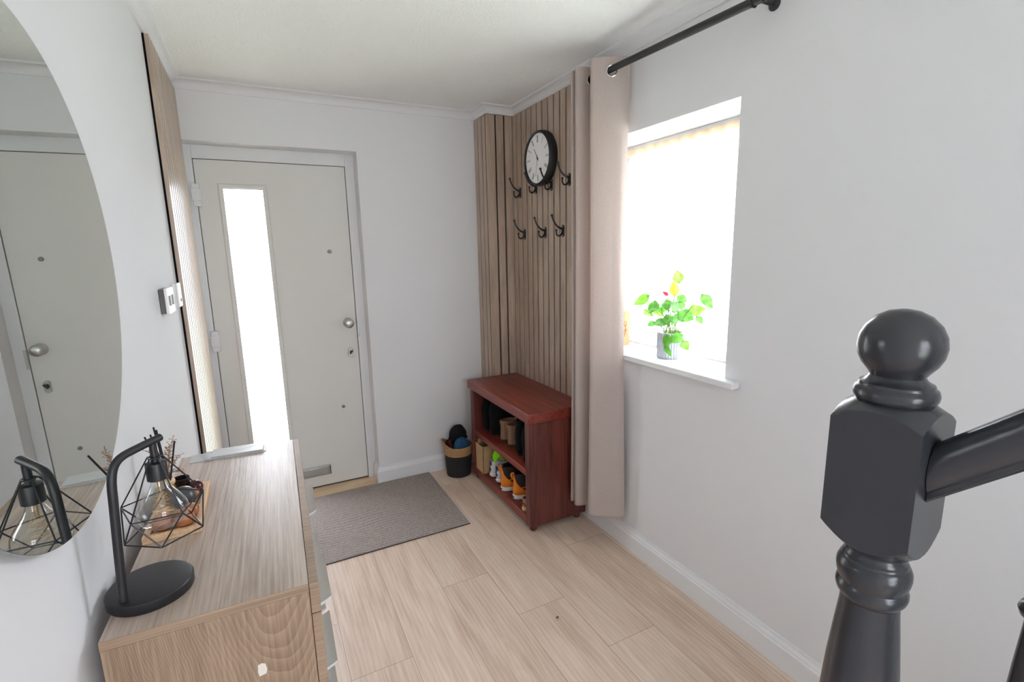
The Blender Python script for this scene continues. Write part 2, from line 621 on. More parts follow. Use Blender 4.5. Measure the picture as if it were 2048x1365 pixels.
cor = [(0, 2.354), (0.008, 2.354), (0.010, 2.361)]
for k in range(7):
    a = k / 6 * PI / 2
    cor.append((0.010 + 0.034 * (1 - math.cos(a)), 2.361 + 0.030 * math.sin(a)))
cor += [(0.050, 2.393), (0.054, 2.400), (0, 2.400)]
cpath = [(0, BACK), (0, 0), (COLX - 0.016, 0), (COLX - 0.016, COLY - 0.016), (W, COLY - 0.016), (W, BACK)]
cnorm = [(1, 0), (0, -1), (-1, 0), (0, -1), (-1, 0)]
obj('trim_1', sweep(cpath, cnorm, cor), 'wall', kind='structure', smooth=25)
skirt = [(0, 0), (0.018, 0), (0.018, 0.083), (0.0145, 0.087), (0.0145, 0.091), (0.011, 0.099), (0.0075, 0.104), (0.006, 0.114), (0, 0.114)]
obj('baseboard_front', sweep([(DX1, 0.10), (DX1, 0), (COLX, 0)], [(-1, 0), (0, -1)], skirt), 'trim', kind='structure', smooth=25)
obj('baseboard_right', sweep([(W, -0.90), (W, BACK)], [(-1, 0)], skirt), 'trim', kind='structure', smooth=25)
obj('baseboard_left', sweep([(0, BACK), (0, -0.72)], [(1, 0)], skirt), 'trim', kind='structure', smooth=25)
obj('trim_3', MB().box(0, -0.002, 0.0, DX1 - 0.018, 0.16, 0.004), 'threshold', kind='structure', smooth=0)

# ---- front door
FY = 0.110
mb = MB().box(0.0, FY, 0, 0.047, 0.20, DZ1).box(0.840, FY, 0, DX1, 0.20, DZ1).box(0.047, FY, 2.040, 0.840, 0.20, DZ1)
mb.box(0.047, 0.135, 0.0, 0.060, 0.20, 2.04).box(0.826, 0.135, 0.0, 0.840, 0.20, 2.04).box(0.06, 0.135, 2.026, 0.826, 0.20, 2.04)
obj('trim_2', mb, 'upvc', kind='structure', bevel=0.002)
door = thing('door_1', None, None, (0.443, 0.117, 0), kind='structure')
GX0, GX1, GZ0, GZ1 = 0.176, 0.376, 0.24, 1.890
SX0, SX1, SZ0, SZ1 = 0.0505, 0.8365, 0.016, 2.0365
SY0, SY1 = 0.117, 0.165
mb = MB().box(SX0, SY0, SZ0, GX0, SY1, SZ1).box(GX1, SY0, SZ0, SX1, SY1, SZ1)
mb.box(GX0, SY0, SZ0, GX1, SY1, GZ0).box(GX0, SY0, GZ1, GX1, SY1, SZ1)
obj('door_slab', mb, 'door', door, smooth=0)
mb = MB().box(0.047, 0.130, 0.0, SX0 + 0.006, 0.134, 2.04).box(SX1 - 0.006, 0.130, 0, 0.840, 0.134, 2.04)
mb.box(0.047, 0.130, SZ1 - 0.006, 0.84, 0.134, 2.041).box(0.047, 0.130, 0.0, 0.84, 0.134, SZ0 + 0.004)
obj('weather_seal', mb, 'seal', door, smooth=0)
BW, BD = 0.024, 0.010
mb = MB()
outer = [(GX0 - BW, GZ0 - BW), (GX1 + BW, GZ0 - BW), (GX1 + BW, GZ1 + BW), (GX0 - BW, GZ1 + BW)]
inner = [(GX0, GZ0), (GX1, GZ0), (GX1, GZ1), (GX0, GZ1)]
rings = [[(x, SY0 + 0.004, z) for x, z in outer], [(x, SY0 - 0.004, z) for x, z in outer],
         [(x + (0.006 if i in (0, 3) else -0.006), SY0 - BD, z + (0.006 if i < 2 else -0.006)) for i, (x, z) in enumerate(outer)],
         [(x, SY0 - 0.005, z) for x, z in inner], [(x, SY1, z) for x, z in inner]]
mb.loft(rings, False, False)
obj('glazing_bead', mb, 'door', door, smooth=0)
obj('glass_pane', MB().box(GX0 + 0.001, 0.139, GZ0 + 0.001, GX1 - 0.001, 0.143, GZ1 - 0.001), 'glass', door, smooth=0)
mb = MB()
for rr in (0.100, 0.094):
    mb.tube([(0.276 + rr * math.cos(a), 0.135, 1.262 + 0.62 * rr * math.sin(a)) for a in [2 * PI * k / 40 for k in range(40)]], 0.0009, 6, closed=True)
for k in range(13):
    a = 2 * PI * k / 13 + 0.3
    px, pz = 0.276 + 0.097 * math.cos(a), 1.262 + 0.060 * math.sin(a)
    mb.tube([(px, 0.134, pz), (px + 0.014 * math.cos(a + 1.2), 0.131, pz + 0.012 * math.sin(a + 1.2)), (px + 0.03 * math.cos(a + 1.5), 0.128, pz + 0.020 * math.sin(a + 1.5))], [0.0008, 0.002, 0.0005], 6)
t_ = NT('pale_wire')
t_.set(Base__Color=lin((230, 222, 180)), Roughness=0.4)
M['pale_wire'] = t_.m
obj('wire_wreath', mb, 'pale_wire', door, label='thin oval wire wreath on the glass')


def yaxis(c, s=1):
    """local z points towards the room (-y)"""
    return basis(c, (1, 0, 0), (0, 0, 1), (0, -1, 0))


kn = obj('door_knob', MB().lathe([(0.031, 0), (0.031, 0.004), (0.027, 0.008), (0.012, 0.012), (0.011, 0.028), (0.020, 0.034), (0.0285, 0.043),
         (0.0305, 0.052), (0.028, 0.061), (0.020, 0.067), (0.008, 0.069)], seg=32, xf=yaxis((0.786, SY0, 1.081))), 'steel', door)
lk = MB()
stad = [(0.0155 * math.cos(a), 0.0155 * math.sin(a) + (0.017 if math.sin(a) >= 0 else -0.017)) for a in [2 * PI * k / 28 for k in range(28)]]
lk.prism(stad, 0.009, yaxis((0.789, SY0, 0.884)))
lko = obj('lock_escutcheon', lk, 'steel', door, bevel=0.0015)
obj('thumb_turn', MB().lathe([(0.009, 0.008), (0.009, 0.018)], seg=20, xf=yaxis((0.789, SY0, 0.890))).box(0.785, SY0 - 0.032, 0.876, 0.793, SY0 - 0.016, 0.904,
    xf=Matrix.Translation((0.789, 0, 0.89)) @ Matrix.Rotation(0.7, 4, 'Y') @ Matrix.Translation((-0.789, 0, -0.89))), 'darksteel', lko)
obj('spyhole', MB().lathe([(0.0115, 0), (0.0115, 0.004), (0.008, 0.007), (0.006, 0.0065)], seg=20, xf=yaxis((0.711, SY0, 1.530))), 'dull_steel', door)
obj('rivet_cap', MB().lathe([(0.0105, 0), (0.0105, 0.003), (0.007, 0.006), (0.003, 0.007)], seg=20, xf=yaxis((0.715, SY0, 0.531))), 'dull_steel', door)
lp = obj('letter_plate', MB().box(0.345, SY0 - 0.010, 0.088, 0.604, SY0 + 0.002, 0.154), 'steel', door, bevel=0.002)
obj('letter_flap', MB().box(0.357, SY0 - 0.015, 0.098, 0.590, SY0 - 0.009, 0.146), 'steel', lp, bevel=0.002)
obj('end_gap', MB().box(0.599, SY0 - 0.012, 0.092, 0.603, SY0 - 0.009, 0.150), 'darksteel', lp, smooth=0)
for z in (1.845, 1.035, 0.25):
    mb = MB().box(0.030, 0.088, z - 0.060, 0.068, 0.117, z + 0.060)
    mb.box(0.026, 0.080, z - 0.030, 0.072, 0.092, z + 0.034)
    obj('hinge', mb, 'upvc', door, bevel=0.003)
obj('keep_plate', MB().box(0.8405, FY - 0.004, 0.985, 0.852, FY + 0.001, 1.085), 'steel', door, smooth=0)

# ---- side window: frame, pane, sill
win = thing('window_1', None, None, (W + 0.26, -1.459, WZ0), kind='structure')
FX0, FX1 = W + 0.215, W + 0.285
fw = 0.055
mb = MB().box(FX0, WY0, 1.010, FX1, WY0 + fw, WZ1).box(FX0, WY1 - fw, 1.010, FX1, WY1, WZ1)
mb.box(FX0, WY0 + fw, 1.010, FX1, WY1 - fw, 1.010 + 0.04).box(FX0, WY0 + fw, WZ1 - fw, FX1, WY1 - fw, WZ1)
obj('window_frame', mb, 'upvc', win, bevel=0.003)
obj('glass_pane', MB().box(FX0 + 0.03, WY0 + fw, 1.050, FX0 + 0.034, WY1 - fw, WZ1 - fw), 'glass', win, smooth=0)
sill = MB().box(W - 0.040, WY0 - 0.066, 0.9845, W - 0.0, WY1 + 0.066, 1.0105).box(W - 0.0005, WY0 + 0.001, 0.9845, FX1, WY1 - 0.001, 1.0105)
obj('window_sill', sill, 'trim', win, bevel=0.004)

# ---- unseen window added behind the camera to let in fill daylight
rw = thing('added_fill_window', None, None, (0.75, BACK - 0.2, RZ0), kind='structure')
mb = MB()
y0, y1, fw2 = BACK - 0.24, BACK - 0.17, 0.06
mb.box(RX0, y0, RZ0, RX0 + fw2, y1, RZ1).box(RX1 - fw2, y0, RZ0, RX1, y1, RZ1).box(0.72, y0, RZ0 + fw2, 0.78, y1, RZ1 - fw2)
mb.box(RX0 + fw2, y0, RZ0, RX1 - fw2, y1, RZ0 + fw2).box(RX0 + fw2, y0, RZ1 - fw2, RX1 - fw2, y1, RZ1)
obj('window_frame', mb, 'upvc', rw, bevel=0.003)
obj('glass_pane', MB().box(RX0 + fw2, y0 + .03, RZ0 + fw2, 0.72, y0 + .034, RZ1 - fw2).box(0.78, y0 + .03, RZ0 + fw2, RX1 - fw2, y0 + .034, RZ1 - fw2), 'glass', rw, smooth=0)

# ---- ground outside
M['lawn'] = plain('pale_gravel', (206, 210, 186), 0.95, noise_amt=0.15, nscale=30)
obj('ground', MB().box(-8, -12, -0.32, 10, 12, -0.20), 'lawn', kind='structure', smooth=0)

# ------------------------------------------------------------------ slat panels
PITCH, GAP, SD = 0.0625, 0.0125, 0.014


def slat_panel(name, label, base, run, out, edges, z0, z1):
    """base: corner on the wall; run: unit dir along wall; out: unit normal; edges: list of (a, b) slat extents"""
    run, out = Vector(run), Vector(out)
    root = thing(name, label, 'wall panel', (base[0], base[1], z0))
    a0, a1 = edges[0][0], edges[-1][1]
    X = basis((base[0], base[1], 0), run, out, (0, 0, 1))
    fb = 0.008
    sl = MB()
    for a, b in edges:
        sl.box(a, fb - 0.001, z0, b, fb + SD, z1, X)
    obj('slats', sl, 'slat', root, smooth=0, bevel=0.0008, seg=1)
    obj('felt_backing', MB().box(a0, 0.0005, z0, a1, fb, z1, X), 'felt', root, smooth=0)
    return root


ed = []
a = 0.0
while a < 0.695:
    ed.append((a, min(a + PITCH - GAP, 0.700)))
    a += PITCH
slat_panel('slat_panel', 'tall oak slat panel on the left wall beside the front door hinges', (0.0, -0.701), (0, 1, 0), (1, 0, 0), ed, 0.0, 2.352)
# window wall: gaps centred on the measured lines
g = [-0.196, -0.258, -0.3205, -0.383, -0.4455, -0.508, -0.5705, -0.633, -0.6955, -0.758, -0.8205, -0.883]
ed = [(-(g[i]) - 0.178 + GAP / 2, -(g[i + 1]) - 0.178 - GAP / 2) for i in range(len(g) - 1)]
slat_panel('slat_panel', 'oak slat panel behind the wall clock and black coat hooks', (W, -0.178), (0, -1, 0), (-1, 0, 0), ed, 0.0, 2.352)
slat_panel('slat_panel', 'narrow oak slat cladding on the boxed corner face turned towards the room', (COLX - 0.022, COLY), (1, 0, 0), (0, -1, 0),
           [(0.0, 0.057), (0.068, 0.117), (0.128, 0.180)], 0.0, 2.352)
slat_panel('slat_panel', 'narrow oak slat cladding on the boxed corner face turned towards the front door', (COLX, 0.0), (0, -1, 0), (-1, 0, 0),
           [(0.004, 0.055), (0.066, 0.120), (0.131, 0.178)], 0.0, 2.352)

# ------------------------------------------------------------------ wall clock
XS = W - 0.022
ck = thing('wall_clock', 'round white-faced wall clock with deep black rim above the coat hooks', 'clock', (XS, -0.588, 2.030))
CX = basis((XS, -0.588, 2.030), (0, -1, 0), (0, 0, 1), (-1, 0, 0))     # local z out of the wall, x to the viewer's right
obj('clock_rim', MB().lathe([(0.150, 0.0), (0.153, 0.010), (0.153, 0.034), (0.149, 0.046), (0.143, 0.051), (0.138, 0.049), (0.136, 0.042), (0.136, 0.006)], seg=64, xf=CX, cap1=False), 'black_metal', ck)
face = obj('clock_face', MB().lathe([(0.1365, 0.036), (0.1365, 0.040)], seg=64, xf=CX), 'clock_face', ck)
num = ['XII', 'I', 'II', 'III', 'IIII', 'V', 'VI', 'VII', 'VIII', 'IX', 'X', 'XI']
for k, s_ in enumerate(num):
    mk = MB()
    a = 2 * PI * k / 12
    R_ = CX @ Matrix.Rotation(-a, 4, 'Z')
    wch = {'I': 0.0044, 'V': 0.0075, 'X': 0.0075}
    tot = sum(wch[c] for c in s_)
    x = -tot / 2
    for c in s_:
        w = wch[c]
        xc = x + w / 2
        hh, r0 = 0.019, 0.106
        seg_ = {'I': [((0, -hh), (0, hh), 0.0007)],
                'V': [((-w * .35, hh), (0, -hh), 0.0008), ((w * .35, hh), (0, -hh), 0.0006)],
                'X': [((-w * .38, hh), (w * .38, -hh), 0.0008), ((w * .38, hh), (-w * .38, -hh), 0.0006)]}[c]
        for p0, p1, hw in seg_:
            p0, p1 = Vector(p0), Vector(p1)
            d = (p1 - p0).normalized()
            n_ = Vector((-d.y, d.x)) * hw
            q = [p0 + n_, p1 + n_, p1 - n_, p0 - n_]
            mk.prism([(xc + v.x, r0 + v.y) for v in q], 0.0006, R_ @ Matrix.Translation((0, 0, 0.0399)))
        x += w
    obj('numeral', mk, 'ink', face, smooth=0)


def hand(ang, L, tail, w0, z):
    R_ = CX @ Matrix.Rotation(-ang, 4, 'Z') @ Matrix.Translation((0, 0, z))
    return MB().prism([(-w0, -tail), (w0, -tail), (w0 * .5, L), (-w0 * .5, L)], 0.0008, R_)


obj('hour_hand', hand(math.radians(327), 0.070, 0.018, 0.0022, 0.0415), 'ink', ck, smooth=0)
obj('minute_hand', hand(math.radians(191), 0.098, 0.018, 0.0010, 0.0428), 'ink', ck, smooth=0)
obj('hand_cap', MB().lathe([(0.005, 0.040), (0.005, 0.045), (0.003, 0.046)], seg=16, xf=CX), 'ink', ck)

# ------------------------------------------------------------------ coat hooks
hk = thing('coat_hook', 'black double coat hook, upper row, hung nearest the boxed corner', 'coat hook', (XS, -0.298, 1.873), group='coat hooks on the slat panel')
pl = MB()
out_ = [(0.013 * math.cos(a), 0.013 * math.sin(a) + (0.020 if math.sin(a) >= 0 else -0.020)) for a in [2 * PI * k / 24 for k in range(24)]]
HX = basis((0, 0, 0), (0, -1, 0), (0, 0, 1), (-1, 0, 0))
pl.prism(out_, 0.005, HX)
obj('back_plate', pl, 'hook', hk, local=True, bevel=0.0015)


def bez(pts, n=14):
    pts = [Vector(p) for p in pts]
    out = []
    for k in range(n + 1):
        t = k / n
        q = list(pts)
        while len(q) > 1:
            q = [q[i].lerp(q[i + 1], t) for i in range(len(q) - 1)]
        out.append(q[0])
    return out


c1 = bez([(-0.003, 0, 0.010), (-0.022, 0, 0.012), (-0.055, 0, 0.024), (-0.064, 0, 0.052), (-0.074, 0, 0.082)])
obj('upper_prong', MB().tube(c1, [0.0058 - 0.0018 * k / 14 for k in range(15)], 10).ball(c1[-1], 0.0072, 12, 8), 'hook', hk, local=True)
c2 = bez([(-0.003, 0, 0.004), (-0.010, 0, -0.036), (-0.052, 0, -0.040), (-0.046, 0, 0.004)])
obj('lower_prong', MB().tube(c2, [0.0055 - 0.0015 * k / 14 for k in range(15)], 10).ball(c2[-1], 0.0068, 12, 8), 'hook', hk, local=True)
for z in (0.024, -0.024):
    obj('screw', MB().lathe([(0.004, 0.004), (0.004, 0.006), (0.002, 0.007)], seg=12, xf=HX @ Matrix.Translation((0, z, 0))), 'steel', hk, local=True)
for y, z, lb in ((-0.497, 1.878, 'black double coat hook, upper row, directly under the clock bottom left edge'),
                 (-0.674, 1.876, 'black double coat hook, upper row, its prong overlapping the clock face'),
                 (-0.855, 1.880, 'black double coat hook, upper row, half hidden by the curtain'),
                 (-0.350, 1.614, 'black double coat hook, lower row, hung nearest the boxed corner'),
                 (-0.603, 1.614, 'black double coat hook, middle one of the lower row of three'),
                 (-0.793, 1.615, 'black double coat hook, lower row, hung nearest the curtain')):
    dup(hk, (XS, y, z), label=lb)

# ------------------------------------------------------------------ curtain rod and curtain
RODX, RODZ, RODR = W - 0.100, 2.280, 0.0138
ROD_TILT = -0.036


def rodz(y):
    return RODZ + (y + 1.30) * 0.033


rod = thing('curtain_rod', 'black metal curtain rod above the side window', 'curtain rod', (RODX, -1.5, rodz(-1.5)))
obj('pole', MB().tube([(RODX, -1.062, rodz(-1.062)), (RODX, -2.03, rodz(-2.03))], RODR, 16), 'black_metal', rod)
for y in (-1.058, -2.045):
    sg = 1 if y > -1.5 else -1
    obj('finial', MB().lathe([(0.0138, -0.012), (0.0175, -0.008), (0.0175, 0.0), (0.015, 0.012), (0.006, 0.016)], seg=20,
        xf=basis((RODX, y, rodz(y)), (1, 0, 0), (0, 0, 1), (0, sg, 0))), 'black_metal', rod)
for y in (-1.092, -1.994):
    mb = MB().lathe([(0.020, 0), (0.020, 0.004), (0.016, 0.009), (0.009, 0.012), (0.008, W - RODX - 0.004)], seg=24, xf=basis((W, y, rodz(y) + 0.012), (0, -1, 0), (0, 0, 1), (-1, 0, 0)))
    mb.tube([(RODX + 0.0155 * math.cos(a), y, rodz(y) + 0.0155 * math.sin(a)) for a in [2 * PI * k / 16 for k in range(16)]], 0.003, 8, closed=True)
    obj('bracket', mb, 'black_metal', rod)

cur = thing('curtain', 'taupe eyelet curtain hanging full length between slat panel and window', 'curtain', (RODX, -1.19, 0.16))
cp = [(1.838, -1.326), (1.800, -1.322), (1.750, -1.296), (1.702, -1.262), (1.690, -1.243), (1.708, -1.222), (1.800, -1.205), (1.830, -1.190),
      (1.815, -1.170), (1.712, -1.146), (1.690, -1.128), (1.706, -1.110), (1.800, -1.106), (1.826, -1.098), (1.812, -1.088), (1.722, -1.086), (1.696, -1.080),
      (1.712, -1.068), (1.790, -1.066), (1.812, -1.060), (1.790, -1.053), (1.735, -1.052), (1.716, -1.050), (1.735, -1.047), (1.812, -1.046)]


def crm(P, u):
    n = len(P) - 1
    x = min(max(u * n, 0), n - 1e-6)
    i = int(x)
    t = x - i
    p = [P[max(i - 1, 0)], P[i], P[min(i + 1, n)], P[min(i + 2, n)]]
    r = []
    for k in range(2):
        a, b, c, d = (q[k] for q in p)
        r.append(0.5 * ((2 * b) + (c - a) * t + (2 * a - 5 * b + 4 * c - d) * t * t + (3 * b - a - 3 * c + d) * t ** 3))
    return r


NU, NV = 300, 150
CZ0, CZ1 = 0.163, 2.330


def vz(v):
    # rows packed towards the top so that the eyelet holes can be cut
    k = v * NV
    return CZ1 - 0.0032 * k if k <= 36 else (CZ1 - 0.1152) - (CZ1 - 0.1152 - CZ0) * (k - 36) / (NV - 36)


cross = []


def cfn(u, v):
    x, y = crm(cp, u)
    z = vz(v)
    h = (CZ1 - z) / (CZ1 - CZ0)
    w = 0.006 * math.sin(9 * u + 3.1 * h * 2) * h
    sq = 1 - 0.10 * math.sin(h * PI * 0.9)
    mx = 1.765
    x = mx + (x - mx) * (sq if x < mx else 1 - 0.30 * math.sin(h * PI * 0.95))
    sag = -0.012 * max(0, 1 - u * 12) * 0
    yy = y + w * 0.5 - 0.030 * h * max(0.0, 1 - u * 4.0)
    yy = min(yy, -1.046)
    # sag of the top edge between eyelets
    ztop = z - 0.004 * (1 - abs(x - mx) / 0.08) * (1 if v < 0.24 else 0) * 0
    return (x, yy, ztop + (y + 1.33) * 0.030 * (1 if h < 0.06 else 0) * 0)


# eyelet centres: where the cloth crosses the rod
prev = None
for k in range(2001):
    u = k / 2000
    q = cfn(u, 0.10)
    if prev and (prev[0] - RODX) * (q[0] - RODX) < 0:
        cross.append((u, q))
    prev = q
HR = 0.0215


def keep(i, j):
    u, v = (i + 0.5) / NU, (j + 0.5) / NV
    if j > 40:
        return True
    q = Vector(cfn(u, v))
    for cu, cq in cross:
        if abs(u - cu) < 0.03:
            if (q - Vector((cq[0], cq[1], rodz(cq[1]) - 0.009))).length < HR - 0.0005:
                return False
    return True


mb = MB().grid(cfn, NU, NV, keep)
obj('cloth', mb, 'curtain', cur, smooth=60, recalc=False, solid=0.0022)
# stitched header line and hem are soft ridges
mbh = MB().grid(lambda u, v: (lambda q: (q[0] - 0.0, q[1], CZ0 + 0.002 + 0.0015 * v))(cfn(u, 1.0)), NU, 1)
obj('hem', mbh, 'curtain', cur, smooth=60, recalc=False, solid=0.0045)
for cu, cq in cross[:6]:
    q0, q1 = Vector(cfn(cu - 0.004, 0.1)), Vector(cfn(cu + 0.004, 0.1))
    d = (q1 - q0)
    d.z = 0
    d.normalize()
    n_ = Vector((d.y, -d.x, 0))
    c = Vector((cq[0], cq[1], rodz(cq[1]) - 0.009))
    mb = MB()
    X = basis(c, d, (0, 0, 1), n_)
    mb.tube([X @ Vector((0.0225 * math.cos(a), 0.0225 * math.sin(a), 0)) for a in [2 * PI * k / 36 for k in range(36)]], 0.0034, 10, closed=True)
    obj('eyelet', mb, 'chrome', cur, label='chrome eyelet ring')

# ------------------------------------------------------------------ sheer net in the window
net = thing('net_curtain', 'sheer white net curtain hung inside the window reveal', 'net curtain', (W + 0.19, -1.459, 1.02))
obj('net', MB().grid(lambda u, v: (W + 0.204 + 0.004 * math.sin(u * 70) + 0.002 * math.sin(u * 31 + v * 4), WY0 + 0.006 + u * (WY1 - WY0 - 0.012), 1.018 + v * 0.985), 220, 6), 'net', net, smooth=60, recalc=False)
obj('heading_tape', MB().grid(lambda u, v: (W + 0.202 + 0.004 * math.sin(u * 70), WY0 + 0.006 + u * (WY1 - WY0 - 0.012), 1.968 + v * 0.036), 220, 1), 'peach', net, smooth=60, recalc=False, label='peach heading tape')
obj('net_rod', MB().tube([(W + 0.209, WY0 + 0.001, 1.996), (W + 0.209, WY1 - 0.001, 1.996)], 0.0035, 10), 'white_plastic', net)

# ------------------------------------------------------------------ dresser
TH = -0.02802
dr = thing('chest_of_drawers', 'pale oak-effect chest of drawers along the left wall under the mirror', 'chest of drawers', (0.3435, -2.2613, 0), TH)
DL, DD, DH = 0.7925, 0.3222, 0.92
FT = 0.0165
L_ = dict(local=True)
obj('edge_band', MB().box(-DD, -0.0002, DH - 0.016, -FT - 0.001, 0.0008, DH - 0.0001), 'oak_edge', dr, smooth=0, **L_)
obj('top', MB().box(-DD, 0.0008, DH - 0.016, -FT - 0.001, DL, DH), 'oak_top', dr, bevel=0.0007, seg=1, **L_)
for y in (0.0, DL - 0.016):
    obj('side_panel', MB().box(-DD, y, 0.0, -FT - 0.001, y + 0.016, DH - 0.0165), 'oak_side', dr, bevel=0.0005, seg=1, **L_)
obj('back_panel', MB().box(-DD + 0.001, 0.016, 0.05, -DD + 0.005, DL - 0.016, DH - 0.0165), 'oak_side', dr, smooth=0, **L_)
obj('plinth', MB().box(-0.040, 0.0165, 0.0, -0.025, DL - 0.0165, 0.070), 'oak_edge', dr, smooth=0, **L_)
obj('front_rail', MB().box(-FT, 0.0, 0.8585, 0.0, DL, DH), 'oak_edge', dr, bevel=0.0006, seg=1, **L_)
rows = [(0.703, 0.8560), (0.5465, 0.7005), (0.390, 0.544), (0.2335, 0.3875), (0.077, 0.231)]
HPROF = [(0.0, -0.004), (0.002, -0.004), (0.019, 0.004), (0.024, 0.010), (0.024, 0.013), (0.017, 0.009), (0.002, 0.003), (0.0, 0.003)]
d0 = h0 = None
for z0, z1 in rows:
    for y0, y1 in ((0.0015, DL / 2 - 0.0015), (DL / 2 + 0.0015, DL - 0.0015)):
        if d0 is None:
            d0 = obj('drawer', MB().box(-FT, 0, 0, 0.0, y1 - y0, z1 - z0).box(-0.29, 0.025, 0.02, -FT, y1 - y0 - 0.025, z1 - z0 - 0.02), 'oak_edge', dr, bevel=0.0006, seg=1, local=True)
            mb = MB()
            yc = (y1 - y0) / 2
            mb.loft([[(x, yc - 0.085, 0.088 + z) for x, z in HPROF], [(x, yc + 0.085, 0.088 + z) for x, z in HPROF]])
            h0 = obj('handle', mb, 'alu', d0, label='pale metal strip handle', local=True, smooth=30)
            d0.location = (0, y0, z0)
        else:
            d = d0.copy()
            COL.objects.link(d)
            d.parent = dr
            d.location = (0, y0, z0)
            h = h0.copy()
            COL.objects.link(h)
            h.parent = d
obj('torn_sticker', MB().prism([(-0.112, 0.767), (-0.101, 0.769), (-0.0985, 0.777), (-0.1005, 0.789), (-0.106, 0.792), (-0.1125, 0.790), (-0.1135, 0.776)], 0.0006,
    basis((0, -0.0002, 0), (1, 0, 0), (0, 0, 1), (0, -1, 0))), plain('torn_paper', (222, 215, 205), 0.7), dr, label='small torn pale sticker', smooth=0, **L_)

# ------------------------------------------------------------------ mirror
mc = Vector((0.0, -2.1589, 1.4898))


def mx_at(y, z):
    return 0.0168 + 0.0075 * (y + 2) - 0.0082 * (z - 1.3)


mx0 = mx_at(mc.y, mc.z)
nrm = Vector((1, -0.0075, 0.0082)).normalized()
ey = Vector((0, 0, 1)) - nrm * nrm.z
ey.normalize()
ex = ey.cross(nrm).normalized()
mroot = thing('wall_mirror', 'large round frameless mirror on the left wall above the drawers', 'mirror', (0.0, mc.y, mc.z))
MX = basis((mx0, mc.y, mc.z), ex, ey, nrm)
tilt = math.atan2(-0.53449564, -0.84517123)


def mellipse(s, z):
    pts = []
    for k in range(128):
        a = 2 * PI * k / 128
        x, y = 0.41075 * s * math.cos(a), 0.38637 * s * math.sin(a)
        yy, zz = x * -0.84517 + y * -0.53450, x * -0.53450 + y * 0.84517
        pts.append((-yy if ex.y < 0 else yy, zz, z))
    return pts


obj('mirror_glass', MB().loft([mellipse(0.9985, -0.0006), mellipse(0.9985, 0.0)], xf=MX), 'mirror', mroot, smooth=30)
obj('glass_edge', MB().loft([mellipse(0.998, -0.005), mellipse(1.0, -0.0045), mellipse(1.0, -0.0007), mellipse(0.9986, -0.0004)], True, False, xf=MX), 'mirror_edge', mroot, smooth=30)
for yy, zz in ((-0.15, 0.18), (0.15, 0.18), (-0.15, -0.18), (0.15, -0.18)):
    mb = MB().box(0.0005, mc.y + yy - 0.03, mc.z + zz - 0.02, mx_at(mc.y + yy, mc.z + zz) - 0.0055, mc.y + yy + 0.03, mc.z + zz + 0.02)
    obj('mounting_pad', mb, 'grey_plastic', mroot, smooth=0)

# ------------------------------------------------------------------ light switches by the slat panel
sw = thing('light_switch', 'white double light switch on the left wall, nearer the mirror', 'light switch', (0, -1.10, 1.366))
obj('back_box', MB().box(0.0005, -1.155, 1.325, 0.016, -1.028, 1.407), 'shadow_grey', sw, bevel=0.002)  # shadow gap behind the plate is put into the box colour
obj('switch_plate', MB().box(0.016, -1.158, 1.322, 0.026, -1.025, 1.410), 'white_plastic', sw, bevel=0.003)
for y in (-1.122, -1.061):
    rk = MB().box(0.025, y - 0.013, 1.350, 0.030, y + 0.013, 1.384)
    obj('rocker', rk, 'grey_plastic', sw, bevel=0.0015)
sw = thing('thermostat', 'small white control box mounted between the light switch and the slat panel', 'thermostat', (0, -0.79, 1.366))
obj('back_box', MB().box(0.0005, -0.846, 1.322, 0.012, -0.762, 1.410), 'white_plastic', sw, bevel=0.002)
obj('front_cover', MB().box(0.012, -0.849, 1.319, 0.019, -0.759, 1.413), 'white_plastic', sw, bevel=0.003)
obj('button', MB().lathe([(0.007, 0), (0.006, 0.003)], seg=14, xf=basis((0.019, -0.800, 1.345), (0, 1, 0), (0, 0, 1), (1, 0, 0))), 'grey_plastic', sw)

# ------------------------------------------------------------------ table lamp
ld = Vector((0.62102, 0.78379, 0))
P0 = Vector((0.0435, -2.1845, 0.92))
bc = P0 + ld * 0.0505
lamp = thing('table_lamp', 'black arched table lamp with wire cage and clear bulb on the drawers', 'lamp', tuple(bc))
mb = MB().lathe([(0.0645, 0.0), (0.0655, 0.002), (0.0655, 0.0165), (0.0635, 0.019), (0.060, 0.0198)], c=bc, seg=56)
obj('base', mb, 'black_metal', lamp)
arm = [P0 + Vector((0, 0, 0.018))]


def ap(s, z):
    return P0 + ld * s + Vector((0, 0, z))


arm = [ap(0.0, 0.018), ap(0.006, 0.11), ap(0.0125, 0.20)] + bez([ap(0.0135, 0.215), ap(0.0165, 0.250), ap(0.024, 0.262), ap(0.050, 0.2645)], 10) + [ap(0.08, 0.2668), ap(0.112, 0.2685)]
obj('arm', MB().tube(arm, 0.0068, 14), 'black_metal', lamp)
sx = 0.0955
A0 = P0 + ld * sx
obj('socket', MB().lathe([(0.0058, 0.263), (0.0062, 0.235), (0.0066, 0.229), (0.0158, 0.2275), (0.0165, 0.2255), (0.0165, 0.196), (0.0150, 0.195)], c=A0, seg=28), 'black_metal', lamp)
bulb_p = [(0.0110, 0.204), (0.0112, 0.196), (0.0125, 0.188), (0.0165, 0.178), (0.0240, 0.167), (0.0325, 0.155), (0.0385, 0.143), (0.0405, 0.132), (0.0385, 0.1215), (0.0330, 0.113), (0.0230, 0.1075), (0.010, 0.1055), (0.001, 0.105)]
bl = obj('bulb', MB().lathe(bulb_p, c=A0, seg=36, cap0=False), 'bulb_glass', lamp)
fil = MB().tube([A0 + Vector((0, 0, 0.20)), A0 + Vector((0, 0, 0.172))], [0.004, 0.003], 10)
random.seed(3)
